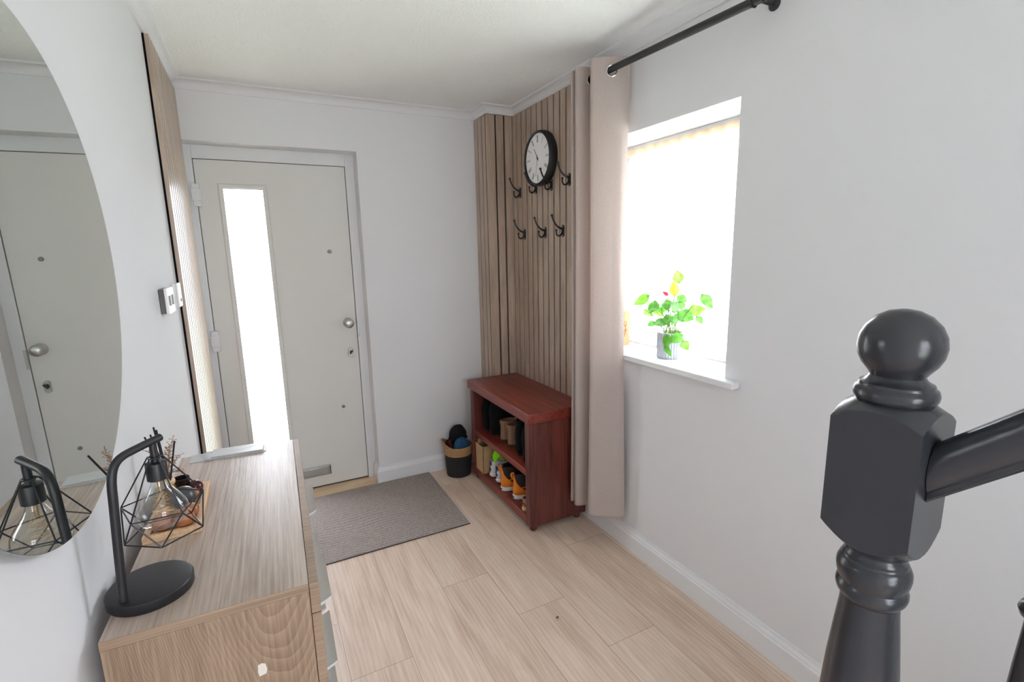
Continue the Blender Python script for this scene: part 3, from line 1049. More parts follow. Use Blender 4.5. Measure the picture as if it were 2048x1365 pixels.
for k in range(5):
    a = 2 * PI * k / 5
    pts = [A0 + Vector((0, 0, 0.172))]
    for q in range(7):
        b = a + q * 1.9 + random.uniform(-.4, .4)
        r = 0.010 + 0.012 * (q / 7)
        pts.append(A0 + Vector((r * math.cos(b), r * math.sin(b), 0.165 - q * 0.0065)))
    fil.tube(pts, 0.0005, 6)
obj('filament', fil, plain('copper_wire', (196, 160, 110), 0.35, 0.8), bl, label='coiled copper light string')
CG = Vector((0.1025, -2.1097, 0))
zt_, zu, zl = 1.1575, 1.0655, 1.0125
Tt = [CG + Vector((0.0115 * math.cos(math.radians(a)), 0.0115 * math.sin(math.radians(a)), zt_)) for a in (164, 236, 308, 20, 92)]
U = [CG + Vector((0.068 * math.cos(math.radians(a)), 0.068 * math.sin(math.radians(a)), zu)) for a in (162, 238, 304, 24, 92)]
Lw = [CG + Vector((0.062 * math.cos(math.radians(a)), 0.062 * math.sin(math.radians(a)), zl)) for a in (200, 272, 344, 56, 128)]
cg = MB()
for i in range(5):
    j = (i + 1) % 5
    for p_, q_ in ((Tt[i], Tt[j]), (Tt[i], U[i]), (U[i], U[j]), (U[i], Lw[i]), (U[j], Lw[i]), (Lw[i], Lw[j])):
        cg.tube([p_, q_], 0.0013, 8)
    cg.tube([Tt[i], CG + Vector((0, 0, zt_))], 0.0012, 6)
obj('wire_cage', cg, 'black_metal', lamp)

# ------------------------------------------------------------------ tray and its ornaments
TZ = 0.92
tr = thing('wooden_tray', 'long pale wooden tray on the drawers behind the lamp', 'tray', (0.083, -1.84, TZ))
mb = MB()
tx0, tx1, ty0, ty1 = 0.030, 0.136, -1.962, -1.715
tw = 0.013
mb.box(tx0, ty0, TZ, tx1, ty1, TZ + 0.006)
mb.box(tx0, ty0, TZ + 0.006, tx1, ty0 + tw, TZ + 0.015).box(tx0, ty1 - tw, TZ + 0.006, tx1, ty1, TZ + 0.015)
mb.box(tx0, ty0 + tw, TZ + 0.006, tx0 + tw, ty1 - tw, TZ + 0.015).box(tx1 - tw, ty0 + tw, TZ + 0.006, tx1, ty1 - tw, TZ + 0.015)
M['tray'] = wood('beech_tray', (196, 156, 118), (222, 186, 148), (234, 202, 166), 'Y', 0.5, fine=90)
M['ball_wood'] = wood('cherry_wood_ball', (140, 84, 50), (172, 110, 68), (192, 132, 86), 'X', 0.35, fine=60)
obj('tray_body', mb, 'tray', tr, bevel=0.0015)
Z6 = TZ + 0.006
M['dark_red'] = plain('dark_red_lacquer', (74, 22, 26), 0.18)
M['dark_stone'] = plain('dark_slate_glaze', (62, 62, 66), 0.3)
M['dark_cup'] = plain('dark_brown_glaze', (48, 34, 34), 0.25)
M['amber'] = plain('amber_glass', (120, 84, 34), 0.12)


def deco(name, label, c, r, mat, cat='ornament', group=None, stem_=True):
    o = thing(name, label, cat, (c[0], c[1], c[2] - (r if not isinstance(r, tuple) else r[2])), group=group)
    obj('body', MB().ball(c, r, 28, 18), mat, o)
    if stem_:
        rz = r if not isinstance(r, tuple) else r[2]
        obj('stem', MB().tube([(c[0], c[1], c[2] + rz * 0.94), (c[0] + 0.001, c[1], c[2] + rz + 0.004)], 0.0012, 8), 'dark_cup', o)
    return o


gb = 'polished balls in the wooden tray'
deco('decorative_ball', 'large orange-brown wooden ball in the tray, nearest the tray front rail', (0.103, -1.928, Z6 + 0.021), 0.021, 'ball_wood', group=gb, stem_=False)
deco('decorative_ball', 'orange-brown wooden ball in the tray under the lamp bulb by the wall', (0.064, -1.926, Z6 + 0.0205), 0.0205, 'ball_wood', group=gb, stem_=False)
deco('decorative_ball', 'smaller orange-brown wooden ball between the front ball and the dark egg', (0.1115, -1.888, Z6 + 0.0165), 0.0165, 'ball_wood', group=gb, stem_=False)
deco('decorative_ball', 'orange-brown wooden ball peeping from behind the dark egg', (0.1060, -1.790, Z6 + 0.0135), 0.0135, 'ball_wood', group=gb, stem_=False)
deco('decorative_ball', 'glossy dark red ball at the far end of the tray', (0.1080, -1.760, Z6 + 0.0175), 0.0175, 'dark_red', group=gb, stem_=False)
deco('decorative_egg', 'dark grey egg-shaped ornament in the middle of the tray', (0.093, -1.834, Z6 + 0.027), (0.0255, 0.0275, 0.027), 'dark_stone', stem_=False)
cup = thing('small_cup', 'tiny dark brown candle cup at the back of the tray', 'cup', (0.080, -1.748, Z6))
obj('cup_body', MB().lathe([(0.013, 0), (0.0165, 0.004), (0.018, 0.026), (0.018, 0.044), (0.0165, 0.044), (0.0160, 0.020), (0.010, 0.010)], c=(0.080, -1.748, Z6), seg=28), 'dark_cup', cup)
bx_, by_ = 0.0640, -1.7960
bot = thing('reed_diffuser', 'amber reed diffuser bottle with wooden collar and dark sticks in the tray', 'reed diffuser', (bx_, by_, Z6))
obj('bottle', MB().lathe([(0.0125, 0), (0.0140, 0.003), (0.0145, 0.030), (0.0120, 0.042), (0.0080, 0.050), (0.0065, 0.056), (0.0065, 0.076), (0.0075, 0.078)], c=(bx_, by_, Z6), seg=24), 'amber', bot)
obj('collar', MB().lathe([(0.0085, 0.050), (0.0115, 0.055), (0.0120, 0.061), (0.0085, 0.067)], c=(bx_, by_, Z6), seg=20), 'tray', bot)
for tip in ((0.0475, -1.785, 1.120), (0.0525, -1.787, 1.113), (0.040, -1.788, 1.104), (0.029, -1.790, 1.101), (0.096, -1.863, 1.102)):
    b0 = Vector((bx_, by_, Z6 + 0.050))
    t1 = Vector(tip)
    obj('reed', MB().tube([b0, t1], 0.0020, 8), 'ink', bot)
gr = MB()
random.seed(11)
for tip in ((0.083, -1.803, 1.090), (0.090, -1.800, 1.045), (0.030, -1.780, 1.062), (0.092, -1.800, 1.005), (0.074, -1.802, 1.070), (0.050, -1.780, 1.052), (0.079, -1.815, 1.080)):
    b0 = Vector((bx_, by_, Z6 + 0.078))
    t1 = Vector(tip)
    mid = b0.lerp(t1, 0.5) + Vector((0, 0, 0.004))
    st = bez([b0, mid, t1], 10)
    gr.tube(st, 0.0005, 5)
    for k in range(2, 11):
        for s_ in range(3):
            a = random.uniform(0, 2 * PI)
            d = Vector((math.cos(a), math.sin(a), random.uniform(0.3, 1.0))).normalized() * random.uniform(0.005, 0.012)
            e = st[k] + d
            gr.tube([st[k], st[k] + d * 0.6, e], [0.0004, 0.0006, 0.0003], 4)
            gr.ball(e, 0.0012, 5, 4)
dg = obj('dried_grass', gr, plain('dried_grass_rust', (160, 116, 84), 0.8), None, label='rusty dried grass sprigs standing among the diffuser reeds', cat='dried flowers', origin=(bx_, by_, Z6 + 0.078))

# ------------------------------------------------------------------ letters at the far end of the drawers
M['paper'] = plain('white_paper', (196, 196, 194), 0.35)
M['plastic_wrap'] = plain('clear_wrapper', (176, 180, 186), 0.10)
LX = [(0.300, 'white folded envelope at the bottom of the letter pile', 'paper', 0.000, 0.0022, 0.0),
      (0.250, 'shiny plastic-wrapped magazine inside the letter pile', 'plastic_wrap', 0.0022, 0.0045, 0.05),
      (0.240, 'white envelope lying on top of the letter pile', 'paper', 0.0067, 0.0016, -0.04)]
for i, (ln, lb, mt, z, th, rz) in enumerate(LX):
    cx_ = 0.170 + 0.012 * i
    o = thing('envelope', lb, 'letter', (cx_, -1.492, 0.92 + z), TH + rz, group='letters on the drawers')
    n_ = 14
    gb_ = MB()
    L2, W2 = ln / 2 - 0.05, 0.034
    top_ = lambda x, y: 0.0006 * math.sin(x * 90 + i) + 0.0004 * math.sin(y * 160)
    vs = []
    gb_.box(-L2, -W2, 0, L2, W2 * 0.9, th)
    obj('sheet', gb_, mt, o, local=True, bevel=0.0006)
    obj('flap', MB().prism([(-L2 + 0.004, W2 * 0.85), (L2 - 0.004, W2 * 0.85), (L2 * 0.2, -W2 * 0.2), (-L2 * 0.2, -W2 * 0.2)], 0.0003, Matrix.Translation((0, 0, th))), 'paper', o, local=True, smooth=0)

# ------------------------------------------------------------------ doormat
mroot = thing('doormat', 'grey-brown ribbed doormat on the floor in front of the front door', 'doormat', (0.625, -0.394, 0))
obj('pile', MB().box(0.027, -0.764, 0.0025, 1.223, -0.0225, 0.009), 'mat', mroot, bevel=0.002)
obj('rubber_backing', MB().box(0.024, -0.767, 0.0002, 1.226, -0.0205, 0.003), 'mat_edge', mroot, smooth=0)

# ------------------------------------------------------------------ shoe bench
bn = thing('shoe_bench', 'dark red-stained wooden shoe bench with two open shelves', 'shoe bench', (1.65, -0.62, 0))
BX0, BX1, BY0, BY1 = 1.472, 1.832, -1.022, -0.225
mb = MB().box(1.462, -1.041, 0.625, 1.8345, -0.202, 0.680)
obj('top_slab', mb, 'bench', bn, bevel=0.005)
obj('board_joint', MB().box(1.655, -1.036, 0.6797, 1.6565, -0.207, 0.6803), 'felt', bn, smooth=0)
for y in (BY0, BY1 - 0.048):
    obj('side_panel', MB().box(BX0, y, 0.033, BX1, y + 0.048, 0.6245), 'bench_side', bn, bevel=0.003)
obj('middle_shelf', MB().box(BX0 + 0.001, BY0 + 0.0485, 0.318, BX1 - 0.012, BY1 - 0.0485, 0.355), 'bench', bn, bevel=0.003)
obj('bottom_shelf', MB().box(BX0 + 0.001, BY0 + 0.0485, 0.040, BX1 - 0.012, BY1 - 0.0485, 0.085), 'bench', bn, bevel=0.003)
obj('back_panel', MB().box(BX1 - 0.011, BY0 + 0.0485, 0.04, BX1 - 0.002, BY1 - 0.0485, 0.6245), 'bench_side', bn, smooth=0)
for x in (BX0 + 0.035, BX1 - 0.04):
    for y in (BY0 + 0.03, BY1 - 0.03):
        obj('foot', MB().lathe([(0.014, 0), (0.019, 0.006), (0.021, 0.016), (0.018, 0.026), (0.021, 0.0335)], c=(x, y, 0), seg=20), 'bench_side', bn)


# ------------------------------------------------------------------ shoes
def outline(x0, x1, hw, n=28, heel=0.82, pw=2.4):
    """top view of a shoe slice: heel at x0, toe at x1"""
    pts = []
    for k in range(n):
        a = 2 * PI * k / n
        c, s_ = math.cos(a), math.sin(a)
        x = (x0 + x1) / 2 + (x1 - x0) / 2 * math.copysign(abs(c) ** (2 / pw), c)
        f = (x - x0) / max(x1 - x0, 1e-6)
        w = hw * (heel + (1 - heel) * min(1, max(0, (f - 0.15) / 0.5)))
        y = w * math.copysign(abs(s_) ** (2 / pw), s_)
        pts.append((x, y))
    return pts


def upper(layers, jitter=0.0, seed=0, closed_top=False):
    rings = [[(x, y, z) for x, y in outline(x0, x1, hw)] for z, x0, x1, hw in layers]
    mb = MB().loft(rings, True, True)
    if jitter:
        for v in mb.v:
            n_ = noise.noise_vector(v * 55 + Vector((seed * 7.1, 0, 0)))
            n2 = noise.noise_vector(v * 190 + Vector((0, seed * 3.3, 0)))
            v += n_ * jitter + n2 * jitter * 0.5
    return mb


M['suede'] = fabric('brown_suede', (146, 116, 94), wscale=300, amt=0.14)
M['suede_dark'] = plain('boot_lining', (70, 52, 42), 0.9)
M['fur'] = fabric('black_fleece', (22, 22, 24), wscale=260, amt=0.5, bump=0.9)
M['rubber_white'] = plain('white_rubber', (226, 224, 220), 0.5)
M['shoe_black'] = plain('black_canvas', (42, 40, 42), 0.7, bump=0.3, bscale=900)
M['orange'] = plain('orange_suede', (226, 128, 30), 0.7)
M['white_leather'] = plain('white_leather', (222, 222, 224), 0.5)
M['navy'] = plain('navy_mark', (40, 48, 96), 0.6)
M['lime'] = fabric('lime_green_cloth', (132, 218, 20), wscale=400, amt=0.1)
M['tan_leather'] = plain('tan_leather', (176, 120, 92), 0.45)
M['crepe'] = plain('crepe_sole', (214, 180, 132), 0.7)


def suede_boot(label, x, y, rot):
    o = thing('ankle_boot', label, 'boot', (x, y, 0.3555), rot, group='brown suede boots')
    obj('shaft', upper([(0.008, 0.0, 0.235, 0.036), (0.03, -0.001, 0.232, 0.037), (0.05, 0.001, 0.20, 0.036), (0.075, 0.004, 0.135, 0.034), (0.10, 0.002, 0.110, 0.033),
        (0.128, -0.002, 0.108, 0.035), (0.132, 0.0, 0.106, 0.033), (0.122, 0.004, 0.102, 0.030), (0.08, 0.010, 0.10, 0.028)]), 'suede', o, local=True)
    obj('lining', MB().prism(outline(0.008, 0.100, 0.029), 0.001, Matrix.Translation((0, 0, 0.106))), 'suede_dark', o, local=True)
    obj('sole', MB().prism(outline(-0.003, 0.240, 0.039), 0.011), 'crepe' if False else 'suede_dark', o, local=True, bevel=0.002)
    obj('back_seam', MB().tube([(-0.002, 0.001, 0.015), (-0.0015, 0.001, 0.06), (0.0, 0.001, 0.10), (-0.002, 0.001, 0.126)], 0.0016, 6), 'suede', o, local=True)
    obj('pull_tab', MB().box(-0.004, -0.007, 0.112, 0.0, 0.007, 0.134), 'suede', o, local=True, bevel=0.001)
    return o


suede_boot('brown suede ankle boot on the upper shelf, beside the big black fleecy boots', 1.538, -0.545, -0.10)
suede_boot('brown suede ankle boot on the upper shelf, beside the single black fleecy slipper boot', 1.540, -0.640, -0.06)


def fleece_boot(label, x, y, z, rot, hgt, hw, seed):
    o = thing('fleece_boot', label, 'boot', (x, y, z), rot, group='black fleecy boots')
    s_ = hgt / 0.2
    obj('fleece_upper', upper([(0.010, 0.0, 0.24, hw), (0.03, -0.006, 0.245, hw * 1.06), (0.055, -0.008, 0.22, hw * 1.06), (0.08, -0.006, 0.17, hw * 1.04), (0.105 * s_, -0.010, 0.145, hw * 1.06),
        (0.14 * s_, -0.010, 0.14, hw * 1.05), (0.17 * s_, -0.004, 0.13, hw), (0.19 * s_, 0.004, 0.12, hw * .9), (0.198 * s_, 0.02, 0.10, hw * .7), (0.20 * s_, 0.04, 0.08, hw * .35)], 0.005, seed), 'fur', o, local=True, smooth=80)
    obj('sole', MB().prism(outline(0.0, 0.24, hw), 0.012), 'shoe_black', o, local=True, bevel=0.002)
    return o


fleece_boot('tall black fleecy boot at the far end of the upper shelf', 1.520, -0.334, 0.3555, 0.05, 0.205, 0.040, 1)
fleece_boot('tall black fleecy boot standing between its twin and the brown suede boots', 1.525, -0.430, 0.3555, -0.12, 0.225, 0.044, 2)
fleece_boot('black fleecy boot next to the near side panel on the upper shelf', 1.520, -0.795, 0.3555, 0.04, 0.20, 0.043, 3)
fleece_boot('black fleecy boot pressed against the near side panel of the upper shelf', 1.502, -0.910, 0.3555, 0.0, 0.215, 0.042, 4)


def hitop(label, x, y, rot):
    o = thing('sneaker', label, 'shoe', (x, y, 0.0855), rot, group='orange and black high-top sneakers')
    obj('canvas_upper', upper([(0.022, 0.004, 0.26, 0.042), (0.045, 0.003, 0.25, 0.042), (0.065, 0.005, 0.205, 0.040), (0.09, 0.008, 0.16, 0.038), (0.115, 0.006, 0.135, 0.037), (0.145, 0.003, 0.125, 0.038),
        (0.155, 0.004, 0.122, 0.037), (0.150, 0.012, 0.114, 0.031), (0.11, 0.02, 0.11, 0.028)]), 'shoe_black', o, local=True)
    obj('sole', MB().loft([[(x_, y_, z) for x_, y_ in outline(a, b, w)] for z, a, b, w in ((0, 0.002, 0.268, 0.044), (0.003, -0.003, 0.272, 0.0475), (0.024, -0.004, 0.272, 0.047), (0.028, 0.0, 0.268, 0.044))]), 'rubber_white', o, local=True)
    # orange heel counter wrapping the back
    hc = []
    for z, wdt in ((0.026, 1.35), (0.05, 1.15), (0.08, 0.85), (0.105, 0.52), (0.150, 0.20)):
        xx = {0.026: (0.002, 0.262, 0.0445), 0.05: (0.0, 0.244, 0.0435), 0.08: (0.0045, 0.18, 0.041), 0.105: (0.0045, 0.145, 0.039), 0.150: (0.001, 0.125, 0.0395)}[z]
        row = []
        for k in range(17):
            an = PI + (k / 16 - 0.5) * 2 * wdt
            c, s2 = math.cos(an), math.sin(an)
            pw = 2.4
            xo = (xx[0] + xx[1]) / 2 + (xx[1] - xx[0]) / 2 * math.copysign(abs(c) ** (2 / pw), c)
            f = (xo - xx[0]) / (xx[1] - xx[0])
            w = xx[2] * (0.82 + 0.18 * min(1, max(0, (f - .15) / .5)))
            row.append((xo - 0.0008, w * math.copysign(abs(s2) ** (2 / pw), s2), z))
        hc.append(row)
    obj('heel_counter', MB().loft(hc, False, False, closed=False), 'orange', o, local=True, solid=0.002, recalc=False, label='orange suede heel')
    for s2 in (-1, 1):
        st = [(0.03, s2 * 0.0385, 0.075), (0.09, s2 * 0.0415, 0.078), (0.15, s2 * 0.0395, 0.068), (0.20, s2 * 0.034, 0.05)]
        obj('side_stripe', MB().tube(st, 0.0035, 6), 'orange', o, local=True, label='orange side stripe')
    obj('heel_loop', MB().tube(bez([(0.0, 0, 0.128), (-0.020, 0, 0.140), (-0.016, 0, 0.172), (0.006, 0, 0.156)], 8), 0.0055, 8), 'orange', o, local=True)
    obj('heel_badge', MB().box(-0.0055, -0.008, 0.008, -0.003, 0.008, 0.020), 'navy', o, local=True, smooth=0)
    lc = MB()
    for k in range(4):
        z = 0.088 + 0.017 * k
        lc.tube([(0.10 - 0.006 * k, -0.0395, z), (0.148 - 0.009 * k, 0, z + 0.006), (0.10 - 0.006 * k, 0.0395, z)], 0.002, 6)
    obj('laces', lc, 'grey_plastic', o, local=True)
    return o


hitop('orange and black high-top sneaker next to the white trainers', 1.482, -0.652, 0.03)
hitop('orange and black high-top sneaker nearer the brown slip-on', 1.500, -0.775, 0.0)


def trainer(label, x, y, rot):
    o = thing('trainer', label, 'shoe', (x, y, 0.0855), rot, group='white trainers with navy marks')
    obj('leather_upper', upper([(0.022, 0.004, 0.265, 0.038), (0.045, 0.001, 0.25, 0.038), (0.065, 0.004, 0.20, 0.035), (0.085, 0.008, 0.14, 0.032), (0.102, 0.008, 0.11, 0.031), (0.112, 0.004, 0.085, 0.028), (0.108, 0.014, 0.08, 0.022), (0.08, 0.02, 0.10, 0.022)]), 'white_leather', o, local=True)
    obj('sole', MB().loft([[(x_, y_, z) for x_, y_ in outline(a, b, w)] for z, a, b, w in ((0, 0.012, 0.272, 0.038), (0.006, 0.0, 0.278, 0.043), (0.020, -0.006, 0.278, 0.043), (0.028, 0.0, 0.270, 0.039))]), 'rubber_white', o, local=True)
    for s2 in (-1, 1):
        for k in range(3):
            x0 = 0.020 + k * 0.022
            mbx = MB().prism([(x0, 0.038), (x0 + 0.010, 0.038), (x0 + 0.022, 0.072), (x0 + 0.012, 0.072)], 0.0016, basis((0, s2 * 0.0345, 0), (1, 0, 0), (0, 0, 1), (0, s2, 0)))
            obj('navy_stripe', mbx, 'navy', o, local=True, label='navy side mark', smooth=0)
    obj('heel_mark', MB().prism([(-0.012, 0.045), (0.012, 0.045), (0.009, 0.062), (0.004, 0.056), (0, 0.066), (-0.004, 0.056), (-0.009, 0.062)], 0.0015, basis((0.0015, 0, 0), (0, -1, 0), (0, 0, 1), (-1, 0, 0))), 'navy', o, local=True, label='navy mark', smooth=0)
    obj('heel_tab', MB().prism([(-0.015, 0.082), (0.015, 0.082), (0.013, 0.108), (-0.013, 0.108)], 0.0015, basis((0.004, 0, 0), (0, -1, 0), (0, 0, 1), (-1, 0, 0))), 'navy', o, local=True, label='navy heel tab', smooth=0)
    return o


trainer('white trainer with navy marks next to the cardboard box', 1.500, -0.4520, 0.0)
trainer('white trainer with navy marks next to the orange sneakers', 1.500, -0.545, 0.03)
# lime cloth tucked into the trainers
lm = MB()


def limefn(u, v):
    a = 2 * PI * u
    r = 0.010 + 0.036 * v
    return (1.545 + r * math.cos(a) * 0.9, -0.500 + r * math.sin(a) * 1.05, 0.288 - 0.060 * v ** 1.6 + 0.014 * math.sin(3 * a + 1) * v + 0.010 * math.sin(5 * a) * v)


lm.grid(limefn, 36, 8)
obj('sock', lm, 'lime', None, label='crumpled lime green sports sock on the white trainers', cat='sock', solid=0.004, recalc=False, smooth=70, origin=(1.52, -0.52, 0.2))
so = thing('slip_on_shoe', 'tan slip-on shoe with pale sole by the near side panel', 'shoe', (1.482, -0.918, 0.0855), 0.0)
obj('leather_upper', upper([(0.018, 0.004, 0.25, 0.037), (0.04, 0.002, 0.24, 0.037), (0.055, 0.004, 0.20, 0.035), (0.068, 0.003, 0.13, 0.034), (0.071, 0.005, 0.125, 0.032), (0.062, 0.012, 0.12, 0.028), (0.03, 0.016, 0.12, 0.026)]), 'tan_leather', so, local=True)
obj('sole', MB().prism(outline(-0.002, 0.255, 0.040), 0.020), 'crepe', so, local=True, bevel=0.003)
obj('heel_band', MB().tube([(0.004, -0.030, 0.045), (-0.0005, 0, 0.045), (0.004, 0.030, 0.045)], 0.003, 6), 'suede_dark', so, local=True)

# cardboard box at the far end of the lower shelf
cb = thing('cardboard_box', 'open brown cardboard box standing at the far end of the lower shelf', 'cardboard box', (1.60, -0.33, 0.0855))
M['card'] = plain('brown_cardboard', (188, 158, 116), 0.85, noise_amt=0.06, nscale=25)
mb = MB().box(1.476, -0.398, 0.0857, 1.479, -0.280, 0.268).box(1.476, -0.398, 0.0857, 1.75, -0.395, 0.272).box(1.476, -0.283, 0.0857, 1.75, -0.280, 0.262).box(1.747, -0.398, 0.0857, 1.75, -0.280, 0.262).box(1.476, -0.398, 0.0857, 1.75, -0.28, 0.0885)
obj('carton', mb, 'card', cb, smooth=0)
obj('flap', MB().box(1.484, -0.300, 0.262, 1.72, -0.297, 0.296), 'card', cb, smooth=0)
obj('fold_seam', MB().box(1.560, -0.3986, 0.09, 1.562, -0.3978, 0.27), 'crepe', cb, smooth=0)

# ------------------------------------------------------------------ basket with hats
bk = thing('storage_basket', 'round woven basket, black below and natural jute rim, beside the bench', 'basket', (1.408, -0.124, 0))
bx_, by_ = 1.408, -0.124


def jrad(h):
    return 0.082 + 0.016 * h


def rimz(a):
    d = math.cos(a - math.radians(165))
    return 0.214 + 0.046 * max(0, d) ** 4


def jt(name, c1_, c2_):
    t = NT(name)
    sp = t.n('ShaderNodeTexCoord')
    wv = t.n('ShaderNodeTexWave', _bands_direction='Z', Scale=32.0, Distortion=1.5, Detail=2.0, Vector=sp.outputs['Object'])
    nz = t.n('ShaderNodeTexNoise', Scale=160.0, Detail=3.0, Vector=sp.outputs['Object'])
    f = t.math('ADD', t.math('MULTIPLY', wv.outputs[0], .4), t.math('MULTIPLY', nz.outputs[0], .6))
    t.link(t.ramp(f, [(0.3, lin(c1_)), (0.7, lin(c2_))]), t.b.inputs['Base Color'])
    t.set(Roughness=0.9)
    t.bump(f, 0.8, 0.004)
    return t.m


M['jute'] = jt('natural_jute', (146, 108, 72), (198, 160, 116))
M['black_rope'] = jt('black_rope', (26, 26, 28), (48, 48, 50))
SEG = 64
rings = []
for h in range(0, 15):
    z = 0.155 * h / 14
    b = 0.0012 * (h % 2)
    rings.append([(bx_ + (jrad(z / .23) + b) * math.cos(2 * PI * k / SEG), by_ + (jrad(z / .23) + b) * math.sin(2 * PI * k / SEG), z + 0.001) for k in range(SEG)])
obj('black_weave', MB().loft(rings, True, False), 'black_rope', bk, smooth=60)
rings = []
for h in range(0, 7):
    row = []
    for k in range(SEG):
        a = 2 * PI * k / SEG
        z = 0.152 + (rimz(a) - 0.152) * h / 6
        r = jrad(z / .23) + 0.0015 + 0.0012 * (h % 2) + 0.012 * max(0, (z - 0.214) / 0.046)
        row.append((bx_ + r * math.cos(a), by_ + r * math.sin(a), z))
    rings.append(row)
for h in range(0, 3):
    row = []
    for k in range(SEG):
        a = 2 * PI * k / SEG
        z = rimz(a) - 0.05 * h
        r = jrad(z / .23) - 0.004 + 0.012 * max(0, (z - 0.214) / 0.046)
        row.append((bx_ + r * math.cos(a), by_ + r * math.sin(a), z))
    rings.append(row)
obj('jute_rim', MB().loft(rings, False, False), 'jute', bk, smooth=60)
M['hat_black'] = fabric('black_wool', (30, 30, 34), wscale=300, amt=0.3, bump=0.6)
M['cap_blue'] = fabric('petrol_blue_cotton', (46, 84, 116), wscale=400, amt=0.2)
M['maroon'] = fabric('maroon_wool', (72, 30, 36), wscale=300, amt=0.3, bump=0.6)
bh = thing('wool_hat', 'black wool hat poking highest out of the basket', 'hat', (1.425, -0.085, 0.20))
mb = MB().ball((1.428, -0.078, 0.262), (0.060, 0.047, 0.074), 28, 16)
for v in mb.v:
    v += noise.noise_vector(v * 22) * 0.006
obj('knit', mb, 'hat_black', bh, smooth=80)
obj('turned_brim', MB().tube([(1.428 + 0.060 * math.cos(a), -0.078 + 0.047 * math.sin(a), 0.240) for a in [2 * PI * k / 28 for k in range(28)]], 0.008, 8, closed=True), 'hat_black', bh)
cap = thing('baseball_cap', 'petrol blue cap lying on top in the basket', 'cap', (1.44, -0.15, 0.19))
mb = MB().ball((1.420, -0.162, 0.206), (0.057, 0.034, 0.066), 28, 16)
obj('crown', mb, 'cap_blue', cap, smooth=80)
obj('button', MB().ball((1.420, -0.162, 0.2725), (0.005, 0.005, 0.003), 12, 8), 'cap_blue', cap)
sm = MB()
for a in (0.3, 1.35, 2.4):
    sm.tube([(1.420 + 0.0574 * math.cos(t) * math.cos(a), -0.162 + 0.0344 * math.cos(t) * math.sin(a), 0.206 + 0.0664 * math.sin(t)) for t in [PI * k / 16 for k in range(17)]], 0.0008, 5)
obj('panel_seam', sm, 'hat_black', cap)
sc_ = MB()
sc_.tube(bez([(1.352, -0.105, 0.19), (1.350, -0.070, 0.235), (1.362, -0.060, 0.25), (1.350, -0.135, 0.215), (1.352, -0.16, 0.18)], 14), [0.016 + 0.003 * math.sin(k) for k in range(15)], 12)
obj('scarf', sc_, 'maroon', None, label='maroon wool scarf bundled at the wall side of the basket', cat='scarf', origin=(1.37, -0.1, 0.17), smooth=70)

# ------------------------------------------------------------------ pot plant on the sill
PCX, PCY, PZ = 1.962, -1.495, 1.0108
pt = thing('potted_anthurium', 'potted anthurium with green leaves and a yellow bloom on the window sill', 'plant', (PCX, PCY, PZ))
M['pot'] = plain('ribbed_grey_ceramic', (198, 200, 207), 0.5, noise_amt=0.15, nscale=35)
M['soil'] = plain('dark_soil', (44, 36, 32), 0.95, noise_amt=0.4, nscale=120, bump=0.8, bscale=160)
PS = 120
rings = []
for z, r in ((0, 0.054), (0.003, 0.0565), (0.112, 0.0575), (0.118, 0.0570), (0.118, 0.052), (0.10, 0.050)):
    rings.append([(PCX + (r + (0.0019 * (1 if (k // 2) % 2 else -1) if 0.002 < z < 0.115 and r > 0.055 else 0)) * math.cos(2 * PI * k / PS),
                   PCY + (r + (0.0019 * (1 if (k // 2) % 2 else -1) if 0.002 < z < 0.115 and r > 0.055 else 0)) * math.sin(2 * PI * k / PS), PZ + z) for k in range(PS)])
obj('pot', MB().loft(rings, True, False), 'pot', pt, smooth=20)
obj('soil', MB().lathe([(0.0515, 0.098), (0.04, 0.103), (0.002, 0.105)], c=(PCX, PCY, PZ), seg=32), 'soil', pt)
M['leaf'] = leaf_mat('anthurium_leaf', (70, 132, 48), (124, 178, 92))
M['leaf_light'] = leaf_mat('anthurium_leaf_young', (96, 172, 44), (134, 196, 84), 0.55)
M['stalk'] = plain('green_stalk', (128, 156, 70), 0.6)
M['yellow'] = leaf_mat('yellow_spathe', (236, 200, 40), (246, 222, 90), 0.4)
M['red'] = leaf_mat('red_spathe', (206, 26, 50), (222, 50, 70), 0.35)
vt = Vector((0.70516, -0.70905, 0))         # across the picture
vd = Vector((0.70905, 0.70516, 0))          # away from the camera
PCEN = Vector((PCX, PCY, 0))


def heart(L, Wd, n=20):
    pts = []
    for k in range(n + 1):
        t = k / n
        w = Wd * (math.sin(PI * min(1, t ** 0.62)) ** 0.85)
        pts.append((t, w))
    return pts


